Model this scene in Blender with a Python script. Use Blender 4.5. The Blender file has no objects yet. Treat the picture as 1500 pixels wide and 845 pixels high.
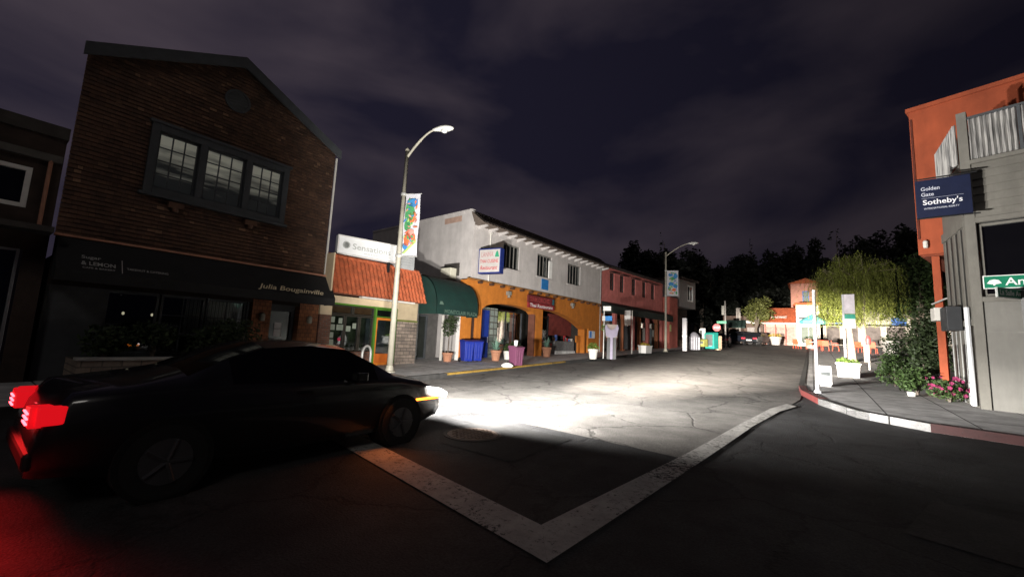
import bpy, bmesh, math, random
from mathutils import Vector, Matrix
R = math.radians
random.seed(7)
sc = bpy.context.scene
col = sc.collection

# ------------------------------------------------------------------ terrain profile (street climbs away from the junction)
GP = [(-80, -.6), (0, 0), (8.7, .1), (26, .66), (35, .97), (50, 1.75), (60, 2.4), (90, 4.6), (112, 10), (165, 31), (500, 75)]
def _lin(Y):
    for (a, za), (b, zb) in zip(GP, GP[1:]):
        if Y <= b: return za + (zb - za) * (Y - a) / (b - a)
    return GP[-1][1]
def _g(Y): return sum(_lin(Y + 3.0 * k / 4) for k in range(-4, 5)) / 9
def gz(Y):
    i = math.floor(Y); t = Y - i
    return _g(i) * (1 - t) + _g(i + 1) * t
KERB = .15
def pz(Y): return gz(Y) + KERB

# ------------------------------------------------------------------ materials
MATS = {}
def new_mat(name):
    m = bpy.data.materials.new(name); m.use_nodes = True
    nt = m.node_tree; b = nt.nodes['Principled BSDF']
    return m, nt, b
def mat(name, c, rough=.75, var=.25, scale=3.0, bump=.15, metal=0, fine=40, spec=.4, streak=0):
    if name in MATS: return MATS[name]
    m, nt, b = new_mat(name); N = nt.nodes; L = nt.links
    tc = N.new('ShaderNodeTexCoord')
    n1 = N.new('ShaderNodeTexNoise'); n1.inputs['Scale'].default_value = scale; n1.inputs['Detail'].default_value = 6; n1.inputs['Roughness'].default_value = .65
    n2 = N.new('ShaderNodeTexNoise'); n2.inputs['Scale'].default_value = fine; n2.inputs['Detail'].default_value = 3
    L.new(tc.outputs['Object'], n1.inputs['Vector']); L.new(tc.outputs['Object'], n2.inputs['Vector'])
    r = N.new('ShaderNodeValToRGB')
    lo = [max(0, x * (1 - var)) for x in c]; hi = [min(1, x * (1 + var)) for x in c]
    r.color_ramp.elements[0].position = .3; r.color_ramp.elements[1].position = .7
    r.color_ramp.elements[0].color = (*lo, 1); r.color_ramp.elements[1].color = (*hi, 1)
    L.new(n1.outputs['Fac'], r.inputs['Fac'])
    if streak:
        mp = N.new('ShaderNodeMapping'); mp.inputs['Scale'].default_value = (2.2, 2.2, .5); n3 = N.new('ShaderNodeTexNoise'); n3.inputs['Scale'].default_value = 1; n3.inputs['Detail'].default_value = 7; n3.inputs['Roughness'].default_value = .7
        L.new(tc.outputs['Object'], mp.inputs[0]); L.new(mp.outputs[0], n3.inputs['Vector'])
        mr = N.new('ShaderNodeMapRange'); mr.inputs[1].default_value = .3; mr.inputs[2].default_value = .65; mr.inputs[3].default_value = 1 - streak * 1.5; mr.inputs[4].default_value = 1.04; L.new(n3.outputs['Fac'], mr.inputs[0])
        mx = N.new('ShaderNodeMix'); mx.data_type = 'RGBA'; mx.blend_type = 'MULTIPLY'; mx.inputs[0].default_value = 1; L.new(r.outputs['Color'], mx.inputs[6]); L.new(mr.outputs[0], mx.inputs[7]); L.new(mx.outputs[2], b.inputs['Base Color'])
    else: L.new(r.outputs['Color'], b.inputs['Base Color'])
    b.inputs['Roughness'].default_value = rough; b.inputs['Metallic'].default_value = metal
    b.inputs['Specular IOR Level'].default_value = spec
    if bump:
        bp = N.new('ShaderNodeBump'); bp.inputs['Strength'].default_value = bump; bp.inputs['Distance'].default_value = .02
        L.new(n2.outputs['Fac'], bp.inputs['Height']); L.new(bp.outputs['Normal'], b.inputs['Normal'])
    MATS[name] = m
    return m
def emis(name, c, s):
    if name in MATS: return MATS[name]
    m, nt, b = new_mat(name)
    b.inputs['Base Color'].default_value = (*c, 1); b.inputs['Emission Color'].default_value = (*c, 1); b.inputs['Emission Strength'].default_value = s
    MATS[name] = m; return m
def glass(name, tint=(.9, .95, .95), refl=.10):
    m, nt, b = new_mat(name); N = nt.nodes; L = nt.links; N.remove(b)
    t = N.new('ShaderNodeBsdfTransparent'); t.inputs['Color'].default_value = (*tint, 1)
    g = N.new('ShaderNodeBsdfGlossy'); g.inputs['Roughness'].default_value = .04; g.inputs['Color'].default_value = (.9, .95, 1, 1)
    fr = N.new('ShaderNodeLayerWeight'); fr.inputs['Blend'].default_value = .25
    ma = N.new('ShaderNodeMath'); ma.operation = 'MULTIPLY_ADD'; ma.inputs[1].default_value = .5; ma.inputs[2].default_value = refl
    mx = N.new('ShaderNodeMixShader')
    L.new(fr.outputs['Fresnel'], ma.inputs[0]); L.new(ma.outputs[0], mx.inputs['Fac']); L.new(t.outputs[0], mx.inputs[1]); L.new(g.outputs[0], mx.inputs[2])
    L.new(mx.outputs[0], N['Material Output'].inputs['Surface'])
    MATS[name] = m; return m
def brickmat(name, c1, c2, mort, bw=.21, bh=.07, ms=.01, bump=.5, rough=.85, axis='x', var=.5, off=.5):
    m, nt, b = new_mat(name); N = nt.nodes; L = nt.links
    tc = N.new('ShaderNodeTexCoord'); sp = N.new('ShaderNodeSeparateXYZ'); cb = N.new('ShaderNodeCombineXYZ')
    L.new(tc.outputs['Object'], sp.inputs[0]); L.new(sp.outputs[0 if axis == 'x' else 1], cb.inputs[0]); L.new(sp.outputs[2], cb.inputs[1])
    br = N.new('ShaderNodeTexBrick'); br.inputs['Scale'].default_value = 1; br.inputs['Brick Width'].default_value = bw; br.inputs['Row Height'].default_value = bh
    br.inputs['Mortar Size'].default_value = ms; br.inputs['Color1'].default_value = (*c1, 1); br.inputs['Color2'].default_value = (*c2, 1); br.inputs['Mortar'].default_value = (*mort, 1); br.offset = off
    L.new(cb.outputs[0], br.inputs['Vector'])
    n = N.new('ShaderNodeTexNoise'); n.inputs['Scale'].default_value = 1.3; n.inputs['Detail'].default_value = 8; n.inputs['Roughness'].default_value = .7
    L.new(tc.outputs['Object'], n.inputs['Vector'])
    mr = N.new('ShaderNodeMapRange'); mr.inputs[1].default_value = .3; mr.inputs[2].default_value = .7; mr.inputs[3].default_value = 1 - var; mr.inputs[4].default_value = 1 + var
    L.new(n.outputs['Fac'], mr.inputs[0])
    mx = N.new('ShaderNodeMix'); mx.data_type = 'RGBA'; mx.blend_type = 'MULTIPLY'; mx.inputs[0].default_value = 1
    L.new(br.outputs['Color'], mx.inputs[6]); L.new(mr.outputs[0], mx.inputs[7]); L.new(mx.outputs[2], b.inputs['Base Color'])
    bp = N.new('ShaderNodeBump'); bp.inputs['Strength'].default_value = bump; bp.inputs['Distance'].default_value = .02; bp.invert = True
    L.new(br.outputs['Fac'], bp.inputs['Height']); L.new(bp.outputs['Normal'], b.inputs['Normal'])
    b.inputs['Roughness'].default_value = rough
    MATS[name] = m; return m
def asphalt(name, base, crack=.0, var=.35, rough=.85, bump=.6):
    m, nt, b = new_mat(name); N = nt.nodes; L = nt.links
    tc = N.new('ShaderNodeTexCoord')
    def noise(s, d=5, r=.6):
        n = N.new('ShaderNodeTexNoise'); n.inputs['Scale'].default_value = s; n.inputs['Detail'].default_value = d; n.inputs['Roughness'].default_value = r
        L.new(tc.outputs['Object'], n.inputs['Vector']); return n
    big, mid, fin = noise(.35, 6, .7), noise(2.2), noise(55, 2)
    def rng(n, a, bb):
        mr = N.new('ShaderNodeMapRange'); mr.inputs[1].default_value = .3; mr.inputs[2].default_value = .7; mr.inputs[3].default_value = a; mr.inputs[4].default_value = bb
        L.new(n.outputs['Fac'], mr.inputs[0]); return mr
    def mul(a, bb):
        q = N.new('ShaderNodeMath'); q.operation = 'MULTIPLY'; L.new(a, q.inputs[0]); L.new(bb, q.inputs[1]); return q.outputs[0]
    v = mul(mul(rng(big, 1 - var, 1 + var).outputs[0], rng(mid, 1 - var * .5, 1 + var * .5).outputs[0]), rng(fin, .65, 1.35).outputs[0])
    hgt = fin.outputs['Fac']
    if crack:
        wob = N.new('ShaderNodeMix'); wob.data_type = 'RGBA'; wob.blend_type = 'ADD'; wob.inputs[0].default_value = .9
        nn = noise(.9, 5, .7); L.new(tc.outputs['Object'], wob.inputs[6]); L.new(nn.outputs['Color'], wob.inputs[7])
        vo = N.new('ShaderNodeTexVoronoi'); vo.feature = 'DISTANCE_TO_EDGE'; vo.inputs['Scale'].default_value = .55; L.new(wob.outputs[2], vo.inputs['Vector'])
        cr = N.new('ShaderNodeMapRange'); cr.inputs[1].default_value = .0; cr.inputs[2].default_value = .022; cr.inputs[3].default_value = 1 - crack; cr.inputs[4].default_value = 1
        L.new(vo.outputs['Distance'], cr.inputs[0])
        v = mul(v, cr.outputs[0])
        ad = N.new('ShaderNodeMath'); ad.operation = 'MULTIPLY_ADD'; ad.inputs[1].default_value = 1.2
        L.new(cr.outputs[0], ad.inputs[0]); L.new(hgt, ad.inputs[2]); hgt = ad.outputs[0]
    mx = N.new('ShaderNodeMix'); mx.data_type = 'RGBA'; mx.blend_type = 'MULTIPLY'; mx.inputs[0].default_value = 1; mx.inputs[6].default_value = (*base, 1)
    L.new(v, mx.inputs[7]); L.new(mx.outputs[2], b.inputs['Base Color'])
    bp = N.new('ShaderNodeBump'); bp.inputs['Strength'].default_value = bump; bp.inputs['Distance'].default_value = .012
    L.new(hgt, bp.inputs['Height']); L.new(bp.outputs['Normal'], b.inputs['Normal'])
    b.inputs['Roughness'].default_value = rough; b.inputs['Specular IOR Level'].default_value = .25
    MATS[name] = m; return m

def paintmat(name, c, worn, amount=.5):
    m, nt, b = new_mat(name); N = nt.nodes; L = nt.links
    tc = N.new('ShaderNodeTexCoord')
    def ns(sc_, d, r_):
        n = N.new('ShaderNodeTexNoise'); n.inputs['Scale'].default_value = sc_; n.inputs['Detail'].default_value = d; n.inputs['Roughness'].default_value = r_; L.new(tc.outputs['Object'], n.inputs['Vector']); return n
    n, ch, big = ns(3, 9, .75), ns(16, 8, .85), ns(.8, 4, .6)
    r = N.new('ShaderNodeValToRGB'); r.color_ramp.elements[0].position = .35; r.color_ramp.elements[1].position = .62
    r.color_ramp.elements[0].color = (*[x * .62 for x in c], 1); r.color_ramp.elements[1].color = (*c, 1)
    L.new(n.outputs['Fac'], r.inputs['Fac']); L.new(r.outputs['Color'], b.inputs['Base Color']); b.inputs['Roughness'].default_value = .8
    ad = N.new('ShaderNodeMath'); ad.operation = 'MULTIPLY_ADD'; ad.inputs[1].default_value = .45; L.new(big.outputs['Fac'], ad.inputs[0]); L.new(ch.outputs['Fac'], ad.inputs[2])
    th = N.new('ShaderNodeMapRange'); th.inputs[1].default_value = amount + .12; th.inputs[2].default_value = amount + .20; L.new(ad.outputs[0], th.inputs[0])
    t = N.new('ShaderNodeBsdfTransparent'); mx = N.new('ShaderNodeMixShader'); L.new(th.outputs[0], mx.inputs['Fac']); L.new(t.outputs[0], mx.inputs[1]); L.new(b.outputs[0], mx.inputs[2]); L.new(mx.outputs[0], N['Material Output'].inputs['Surface'])
    MATS[name] = m; return m
def leafmat(name, c, var=.5, trans=.25):
    m, nt, b = new_mat(name); N = nt.nodes; L = nt.links
    g = N.new('ShaderNodeNewGeometry'); r = N.new('ShaderNodeValToRGB')
    r.color_ramp.elements[0].color = (*[x * (1 - var) for x in c], 1); r.color_ramp.elements[1].color = (*[x * (1 + var) for x in c], 1)
    L.new(g.outputs['Random Per Island'], r.inputs['Fac']); L.new(r.outputs['Color'], b.inputs['Base Color'])
    b.inputs['Roughness'].default_value = .6; b.inputs['Specular IOR Level'].default_value = .25
    MATS[name] = m; return m

white = mat('white_paint', (.74, .73, .70), .6, .08)
offwhite = mat('offwhite_paint', (.62, .60, .55), .65, .12)
black = mat('black_metal', (.012, .012, .013), .5, .2)
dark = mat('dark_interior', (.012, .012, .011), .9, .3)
dgrey = mat('dark_grey_paint', (.055, .060, .065), .7, .2)
slate = mat('slate_trim', (.055, .061, .068), .65, .2)
steel = mat('galvanised_steel', (.42, .42, .40), .5, .15, metal=.4)
pole_m = mat('pole_paint', (.33, .31, .25), .5, .15, scale=5)
cream = mat('cream_paint', (.62, .50, .33), .7, .12)
orange = mat('orange_stucco', (.50, .165, .020), .85, .16, streak=.16, fine=60, bump=.3)
stucco = mat('white_stucco', (.52, .49, .47), .9, .12, streak=.12, scale=1.2, fine=50, bump=.35)
red_st = mat('red_stucco', (.54, .165, .145), .9, .18, streak=.15, fine=60, bump=.3)
ored = mat('rust_orange_stucco', (.34, .072, .028), .85, .18, streak=.16, scale=1.0, fine=60, bump=.25)
clay = mat('clay_tile', (.42, .105, .042), .8, .4, scale=4, fine=30, bump=.3)
darktile = mat('dark_roof_tile', (.035, .026, .022), .9, .4, scale=5)
awn_black = mat('black_canvas', (.012, .012, .013), .8, .25)
awn_green = mat('green_canvas', (.003, .024, .019), .75, .25, scale=2)
gsiding = mat('grey_siding', (.15, .143, .125), .8, .16, streak=.15, scale=1.5, fine=50)
gpanel = mat('grey_panel', (.165, .16, .145), .8, .16, streak=.15, scale=1.0, fine=50)
glass_m = glass('window_glass')
glass_d = glass('shop_glass', (.55, .6, .58), .08)
copper = mat('copper_flashing', (.42, .20, .13), .6, .2)
brick = brickmat('brick', (.20, .075, .04), (.12, .045, .028), (.13, .11, .09))
paver = brickmat('stone_veneer', (.24, .19, .15), (.15, .12, .10), (.08, .07, .06), .32, .14, .012, .6)
concrete = mat('concrete', (.36, .35, .33), .9, .25, scale=2, fine=45, bump=.3)
timber = mat('timber_pier', (.17, .065, .028), .75, .35, scale=3)
terracotta = mat('terracotta', (.36, .17, .10), .85, .2)
bark = mat('bark', (.13, .105, .085), .95, .4, scale=8, fine=20, bump=.6)
txt_w = mat('white_lettering', (.75, .74, .72), .6, .05, bump=0)
txt_dim = mat('faded_lettering', (.42, .42, .41), .6, .1, bump=0)
txt_gold = mat('gold_lettering', (.72, .62, .42), .5, .15, bump=0)
paper = mat('paper', (.55, .55, .50), .8, .12, bump=0)

# ------------------------------------------------------------------ mesh builder
class MB:
    def __init__(s): s.v = []; s.f = []
    def add(s, vs, fs):
        o = len(s.v); s.v += [tuple(p) for p in vs]; s.f += [tuple(i + o for i in f) for f in fs]; return s
    def box(s, x0, x1, y0, y1, z0, z1):
        return s.add([(x0, y0, z0), (x1, y0, z0), (x1, y1, z0), (x0, y1, z0), (x0, y0, z1), (x1, y0, z1), (x1, y1, z1), (x0, y1, z1)],
                     [(0, 3, 2, 1), (4, 5, 6, 7), (0, 1, 5, 4), (1, 2, 6, 5), (2, 3, 7, 6), (3, 0, 4, 7)])
    def quad(s, *p): return s.add(p, [tuple(range(len(p)))])
    def rquad(s, x0, x1, z0, z1, y): return s.quad((x0, y, z0), (x1, y, z0), (x1, y, z1), (x0, y, z1))
    def tube(s, pts, rs, n=10, caps=True):
        pts = [Vector(p) for p in pts]
        if not isinstance(rs, (list, tuple)): rs = [rs] * len(pts)
        rings = []; ref = None
        for i, p in enumerate(pts):
            d = (pts[min(i + 1, len(pts) - 1)] - pts[max(i - 1, 0)]).normalized()
            if ref is None: ref = Vector((1, 0, 0)) if abs(d.x) < .9 else Vector((0, 1, 0))
            a = (ref - d * ref.dot(d)).normalized(); b = d.cross(a); ref = a
            rings.append([p + (a * math.cos(2 * math.pi * k / n) + b * math.sin(2 * math.pi * k / n)) * rs[i] for k in range(n)])
        vs = [q for r in rings for q in r]; fs = []
        for i in range(len(rings) - 1):
            for k in range(n):
                fs.append((i * n + k, i * n + (k + 1) % n, (i + 1) * n + (k + 1) % n, (i + 1) * n + k))
        if caps: fs += [tuple(range(n))[::-1], tuple((len(rings) - 1) * n + k for k in range(n))]
        return s.add(vs, fs)
    def lathe(s, prof, c=(0, 0, 0), n=16):
        vs = []; fs = []
        for r, z in prof:
            for k in range(n): a = 2 * math.pi * k / n; vs.append((c[0] + r * math.cos(a), c[1] + r * math.sin(a), c[2] + z))
        for i in range(len(prof) - 1):
            for k in range(n): fs.append((i * n + k, i * n + (k + 1) % n, (i + 1) * n + (k + 1) % n, (i + 1) * n + k))
        fs += [tuple(range(n))[::-1], tuple((len(prof) - 1) * n + k for k in range(n))]
        return s.add(vs, fs)
    def prism(s, poly, a0, a1, axis='x'):
        # poly given in the plane across the axis; 'x': (y,z), 'y': (x,z), 'z': (x,y)
        def P(p, t): return {'x': (t, p[0], p[1]), 'y': (p[0], t, p[1]), 'z': (p[0], p[1], t)}[axis]
        n = len(poly)
        return s.add([P(p, a0) for p in poly] + [P(p, a1) for p in poly],
                     [tuple(range(n))[::-1], tuple(range(n, 2 * n))] + [(i, (i + 1) % n, n + (i + 1) % n, n + i) for i in range(n)])
    def frame(s, x0, x1, z0, z1, t, y0, y1):
        s.box(x0, x0 + t, y0, y1, z0, z1); s.box(x1 - t, x1, y0, y1, z0, z1)
        s.box(x0 + t, x1 - t, y0, y1, z0, z0 + t); s.box(x0 + t, x1 - t, y0, y1, z1 - t, z1); return s
    def wall(s, x0, x1, z0, z1, holes, y=0, th=.15):
        xs = sorted({x0, x1, *[h[0] for h in holes], *[h[1] for h in holes]}); zs = sorted({z0, z1, *[h[2] for h in holes], *[h[3] for h in holes]})
        for a, b in zip(xs, xs[1:]):
            for c, d in zip(zs, zs[1:]):
                mx, mz = (a + b) / 2, (c + d) / 2
                if any(h[0] < mx < h[1] and h[2] < mz < h[3] for h in holes): continue
                s.rquad(a, b, c, d, y)
        for a, b, c, d in holes:
            s.quad((a, y, c), (a, y, d), (a, y + th, d), (a, y + th, c)); s.quad((b, y, c), (b, y + th, c), (b, y + th, d), (b, y, d))
            s.quad((a, y, d), (b, y, d), (b, y + th, d), (a, y + th, d)); s.quad((a, y, c), (a, y + th, c), (b, y + th, c), (b, y, c))
        return s
    def build(s, name, m, parent=None, smooth=False, bevel=0, kind=None, loc=None, rz=0, sub=0):
        me = bpy.data.meshes.new(name); me.from_pydata(s.v, [], s.f); me.update()
        bm = bmesh.new(); bm.from_mesh(me); bmesh.ops.delete(bm, geom=[v for v in bm.verts if not v.link_faces], context='VERTS'); bmesh.ops.recalc_face_normals(bm, faces=bm.faces); bm.to_mesh(me); bm.free()
        o = bpy.data.objects.new(name, me); col.objects.link(o); me.materials.append(m)
        if smooth: me.polygons.foreach_set('use_smooth', [True] * len(me.polygons))
        if bevel:
            b = o.modifiers.new('bevel', 'BEVEL'); b.width = bevel; b.segments = 2; b.limit_method = 'ANGLE'
        if sub:
            q = o.modifiers.new('sub', 'SUBSURF'); q.levels = sub; q.render_levels = sub
        if parent: o.parent = parent
        if loc: o.location = loc
        if rz: o.rotation_euler.z = rz
        if kind: o['kind'] = kind
        return o
def thing(name, label, cat, loc=(0, 0, 0), rz=0, group=None):
    o = bpy.data.objects.new(name, None); col.objects.link(o); o.location = loc; o.rotation_euler.z = rz; o.empty_display_size = .3
    o['label'] = label; o['category'] = cat
    if group: o['group'] = group
    return o
def tag(o, label, cat, group=None):
    o['label'] = label; o['category'] = cat
    if group: o['group'] = group
    return o
def dup(root, loc, rz=None, label=None):
    r = root.copy(); col.objects.link(r); r.location = loc
    if rz is not None: r.rotation_euler.z = rz
    if label: r['label'] = label
    for ch in list(root.children):
        c = ch.copy(); col.objects.link(c); c.parent = r
        for g in list(ch.children):
            d = g.copy(); col.objects.link(d); d.parent = c
    return r
def text(name, s, m, parent, x, y, z, width=None, height=None, tilt=90, shear=0, depth=.006, rz=0, weight=.012):
    cu = bpy.data.curves.new(name, 'FONT'); cu.body = s; cu.size = 1; cu.extrude = .0; cu.shear = shear; cu.offset = weight; cu.space_line = .85; cu.resolution_u = 3
    tmp = bpy.data.objects.new(name, cu); col.objects.link(tmp)
    dg = bpy.context.evaluated_depsgraph_get(); me = bpy.data.meshes.new_from_object(tmp.evaluated_get(dg)); bpy.data.objects.remove(tmp)
    xs = [v.co.x for v in me.vertices]; ys = [v.co.y for v in me.vertices]
    w, h = max(xs) - min(xs), max(ys) - min(ys)
    sx = (width / w) if width else None; sy = (height / h) if height else None
    sx = sx or sy; sy = sy or sx
    me.transform(Matrix.Translation((-min(xs), -min(ys), 0))); me.transform(Matrix.Diagonal((sx, sy, 1, 1)))
    me.materials.clear(); me.materials.append(m)
    o = bpy.data.objects.new(name, me); col.objects.link(o); o.parent = parent
    o.rotation_euler = (R(tilt), 0, rz); o.location = (x, y, z)
    return o

# ------------------------------------------------------------------ ground sheets that follow the street profile
def ground_sheet(name, pts, dz, m, skirt=0, kind='structure', step=1):
    bm = bmesh.new(); vs = [bm.verts.new((x, y, 0)) for x, y in pts]; bm.faces.new(vs)
    ys = [p[1] for p in pts]
    for Y in range(math.ceil(min(ys)), math.floor(max(ys)) + 1, step):
        bmesh.ops.bisect_plane(bm, geom=bm.verts[:] + bm.edges[:] + bm.faces[:], plane_co=(0, Y, 0), plane_no=(0, 1, 0), dist=1e-5)
    bmesh.ops.triangulate(bm, faces=bm.faces[:])
    bmesh.ops.recalc_face_normals(bm, faces=bm.faces)
    if bm.faces and sum(f.normal.z for f in bm.faces) < 0: bmesh.ops.reverse_faces(bm, faces=bm.faces[:])
    for v in bm.verts: v.co.z = gz(v.co.y) + dz
    if skirt:
        be = [e for e in bm.edges if e.is_boundary]
        r = bmesh.ops.extrude_edge_only(bm, edges=be)
        for v in r['geom']:
            if isinstance(v, bmesh.types.BMVert): v.co.z -= skirt
    me = bpy.data.meshes.new(name); bm.to_mesh(me); bm.free()
    o = bpy.data.objects.new(name, me); col.objects.link(o); me.materials.append(m); o['kind'] = kind
    return o
def strip(path, w0, w1):
    # offset polygon between two parallel offsets of a path (positive = to the right of travel)
    def off(d):
        out = []
        for i, p in enumerate(path):
            a = Vector(path[max(i - 1, 0)]); b = Vector(path[min(i + 1, len(path) - 1)]); t = (b - a).normalized(); nrm = Vector((t.y, -t.x))
            out.append((p[0] + nrm.x * d, p[1] + nrm.y * d))
        return out
    return off(w0) + off(w1)[::-1]
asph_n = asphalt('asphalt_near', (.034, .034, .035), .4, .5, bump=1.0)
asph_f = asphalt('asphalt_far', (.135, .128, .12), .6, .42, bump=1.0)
pave_m = None
def pavemat():
    m, nt, b = new_mat('pavement_concrete'); N = nt.nodes; L = nt.links
    tc = N.new('ShaderNodeTexCoord'); br = N.new('ShaderNodeTexBrick'); br.offset = 0; br.inputs['Scale'].default_value = 1; br.inputs['Brick Width'].default_value = 1.25; br.inputs['Row Height'].default_value = 1.25
    br.inputs['Mortar Size'].default_value = .014; br.inputs['Color1'].default_value = (.55, .545, .54, 1); br.inputs['Color2'].default_value = (.46, .457, .455, 1); br.inputs['Mortar'].default_value = (.035, .035, .034, 1)
    L.new(tc.outputs['Object'], br.inputs['Vector'])
    n = N.new('ShaderNodeTexNoise'); n.inputs['Scale'].default_value = 2.2; n.inputs['Detail'].default_value = 9; n.inputs['Roughness'].default_value = .7; L.new(tc.outputs['Object'], n.inputs['Vector'])
    mr = N.new('ShaderNodeMapRange'); mr.inputs[1].default_value = .3; mr.inputs[2].default_value = .7; mr.inputs[3].default_value = .6; mr.inputs[4].default_value = 1.35; L.new(n.outputs['Fac'], mr.inputs[0])
    mx = N.new('ShaderNodeMix'); mx.data_type = 'RGBA'; mx.blend_type = 'MULTIPLY'; mx.inputs[0].default_value = 1; L.new(br.outputs['Color'], mx.inputs[6]); L.new(mr.outputs[0], mx.inputs[7]); L.new(mx.outputs[2], b.inputs['Base Color'])
    n2 = N.new('ShaderNodeTexNoise'); n2.inputs['Scale'].default_value = 60; L.new(tc.outputs['Object'], n2.inputs['Vector'])
    bp = N.new('ShaderNodeBump'); bp.inputs['Strength'].default_value = .3; bp.inputs['Distance'].default_value = .012; L.new(n2.outputs['Fac'], bp.inputs['Height']); L.new(bp.outputs['Normal'], b.inputs['Normal'])
    b.inputs['Roughness'].default_value = .9
    return m
pave_m = pavemat()
LK = -10.2                                   # left kerb line
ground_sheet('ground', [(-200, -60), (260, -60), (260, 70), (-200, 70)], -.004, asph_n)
ground_sheet('terrain', [(-300, 70), (360, 70), (360, 420), (-300, 420)], -.004, mat('dry_hillside', (.009, .010, .007), .95, .6, .25), step=10)
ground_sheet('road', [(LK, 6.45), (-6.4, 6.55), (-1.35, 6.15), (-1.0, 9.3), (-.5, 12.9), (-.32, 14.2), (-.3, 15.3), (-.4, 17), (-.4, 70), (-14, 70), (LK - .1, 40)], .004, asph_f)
# left pavement
left_edge = [(LK, -50), (LK, 8), (LK, 20), (-10.0, 33), (-9.4, 41), (-8.6, 47), (-10, 52), (-16, 55)]
ground_sheet('left_pavement', left_edge + [(-30, 55), (-30, -50)], KERB, pave_m, .2)
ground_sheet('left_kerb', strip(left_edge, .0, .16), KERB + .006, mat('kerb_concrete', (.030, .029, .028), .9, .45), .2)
yel = paintmat('yellow_kerb_paint', (.28, .17, .025), (.17, .13, .06), .47)
ground_sheet('yellow_kerb_paint', strip([(LK, 10.2), (LK, 18.5)], .06, .163), KERB + .010, yel, .07)
# right corner pavement: kerb comes down the street, rounds the corner and runs off to the right
right_edge = [(-.4, 66), (-.4, 17), (-.3, 15.3), (.1, 13.6), (.75, 12.15), (1.8, 11.4), (3.2, 11.05), (5, 10.4), (9, 9.1), (20, 5.5), (40, -1)]
ground_sheet('right_pavement', right_edge + [(80, -1), (80, 66)], KERB, pave_m, .2)
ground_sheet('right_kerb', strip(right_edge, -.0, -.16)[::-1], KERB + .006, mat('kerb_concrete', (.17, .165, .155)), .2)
redp = paintmat('red_kerb_paint', (.11, .014, .012), (.05, .03, .028), .42)
ground_sheet('red_kerb_paint', strip([(-.38, 16.6), (-.3, 15.3), (.08, 13.7)], .012, -.17), KERB + .010, redp, .16)
ground_sheet('red_kerb_paint', strip([(1.8, 11.4), (3.2, 11.05), (5, 10.4), (8, 9.42)], .012, -.17), KERB + .010, paintmat('red_kerb_paint_worn', (.04, .010, .010), (.05, .03, .03), .45), .16)
# painted junction lines
ground_sheet('asphalt_patch', [(.6, 5.2), (3.6, 4.3), (4.0, 5.6), (1.0, 6.5)], .002, asphalt('asphalt_patch', (.050, .049, .048), .2, .4))
ground_sheet('asphalt_patch', [(-4.4, 4.4), (-3.1, 4.4), (-3.1, 6.0), (-4.9, 6.1), (-5.0, 5.0)], .002, asphalt('asphalt_patch_dark', (.024, .024, .024), .1, .4))
lp = paintmat('road_line_paint', (.40, .39, .37), (.15, .145, .14), .475)
ground_sheet('road_line', [(-9.6, 3.92), (-5.3, 3.38), (-1.56, 2.70), (-1.90, 3.17), (-5.3, 3.80), (-9.6, 4.36)], .008, lp)
ground_sheet('road_line', [(-1.56, 2.70), (-1.22, 6.5), (-.97, 9.3), (-.66, 11.6), (-.36, 12.75), (-.58, 13.0), (-.86, 11.9), (-1.20, 9.3), (-1.49, 6.5), (-1.90, 3.17)], .012, paintmat('road_line_paint_worn', (.40, .39, .37), (.10, .10, .095), .50))
ground_sheet('road_line', [(2.9, 9.6), (5.5, 8.2), (5.6, 8.5), (3.1, 9.9)], .012, lp)

# ------------------------------------------------------------------ window helper for facades (local frame: x along, -y outward)
def window(parent, x0, x1, z0, z1, y, nx, nz, fm, pm, t=.06, mt=.025, back=None, name='window', rz=0, loc=None):
    f = MB(); f.frame(x0, x1, z0, z1, t, y - .03, y + .06)
    w = f.build(name, fm, parent, bevel=.006)
    g = MB(); xi0, xi1, zi0, zi1 = x0 + t, x1 - t, z0 + t, z1 - t
    for i in range(1, nx): x = xi0 + (xi1 - xi0) * i / nx; g.box(x - mt / 2, x + mt / 2, y - .005, y + .03, zi0, zi1)
    for k in range(1, nz): z = zi0 + (zi1 - zi0) * k / nz; g.box(xi0, xi1, y - .002, y + .027, z - mt / 2, z + mt / 2)
    if nx > 1 or nz > 1: g.build('muntin', fm, w)
    MB().rquad(xi0, xi1, zi0, zi1, y + .035).build('pane', pm, w)
    if back: MB().rquad(xi0 - .05, xi1 + .05, zi0 - .05, zi1 + .05, y + .14).build('blind', back, w)
    return w

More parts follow.
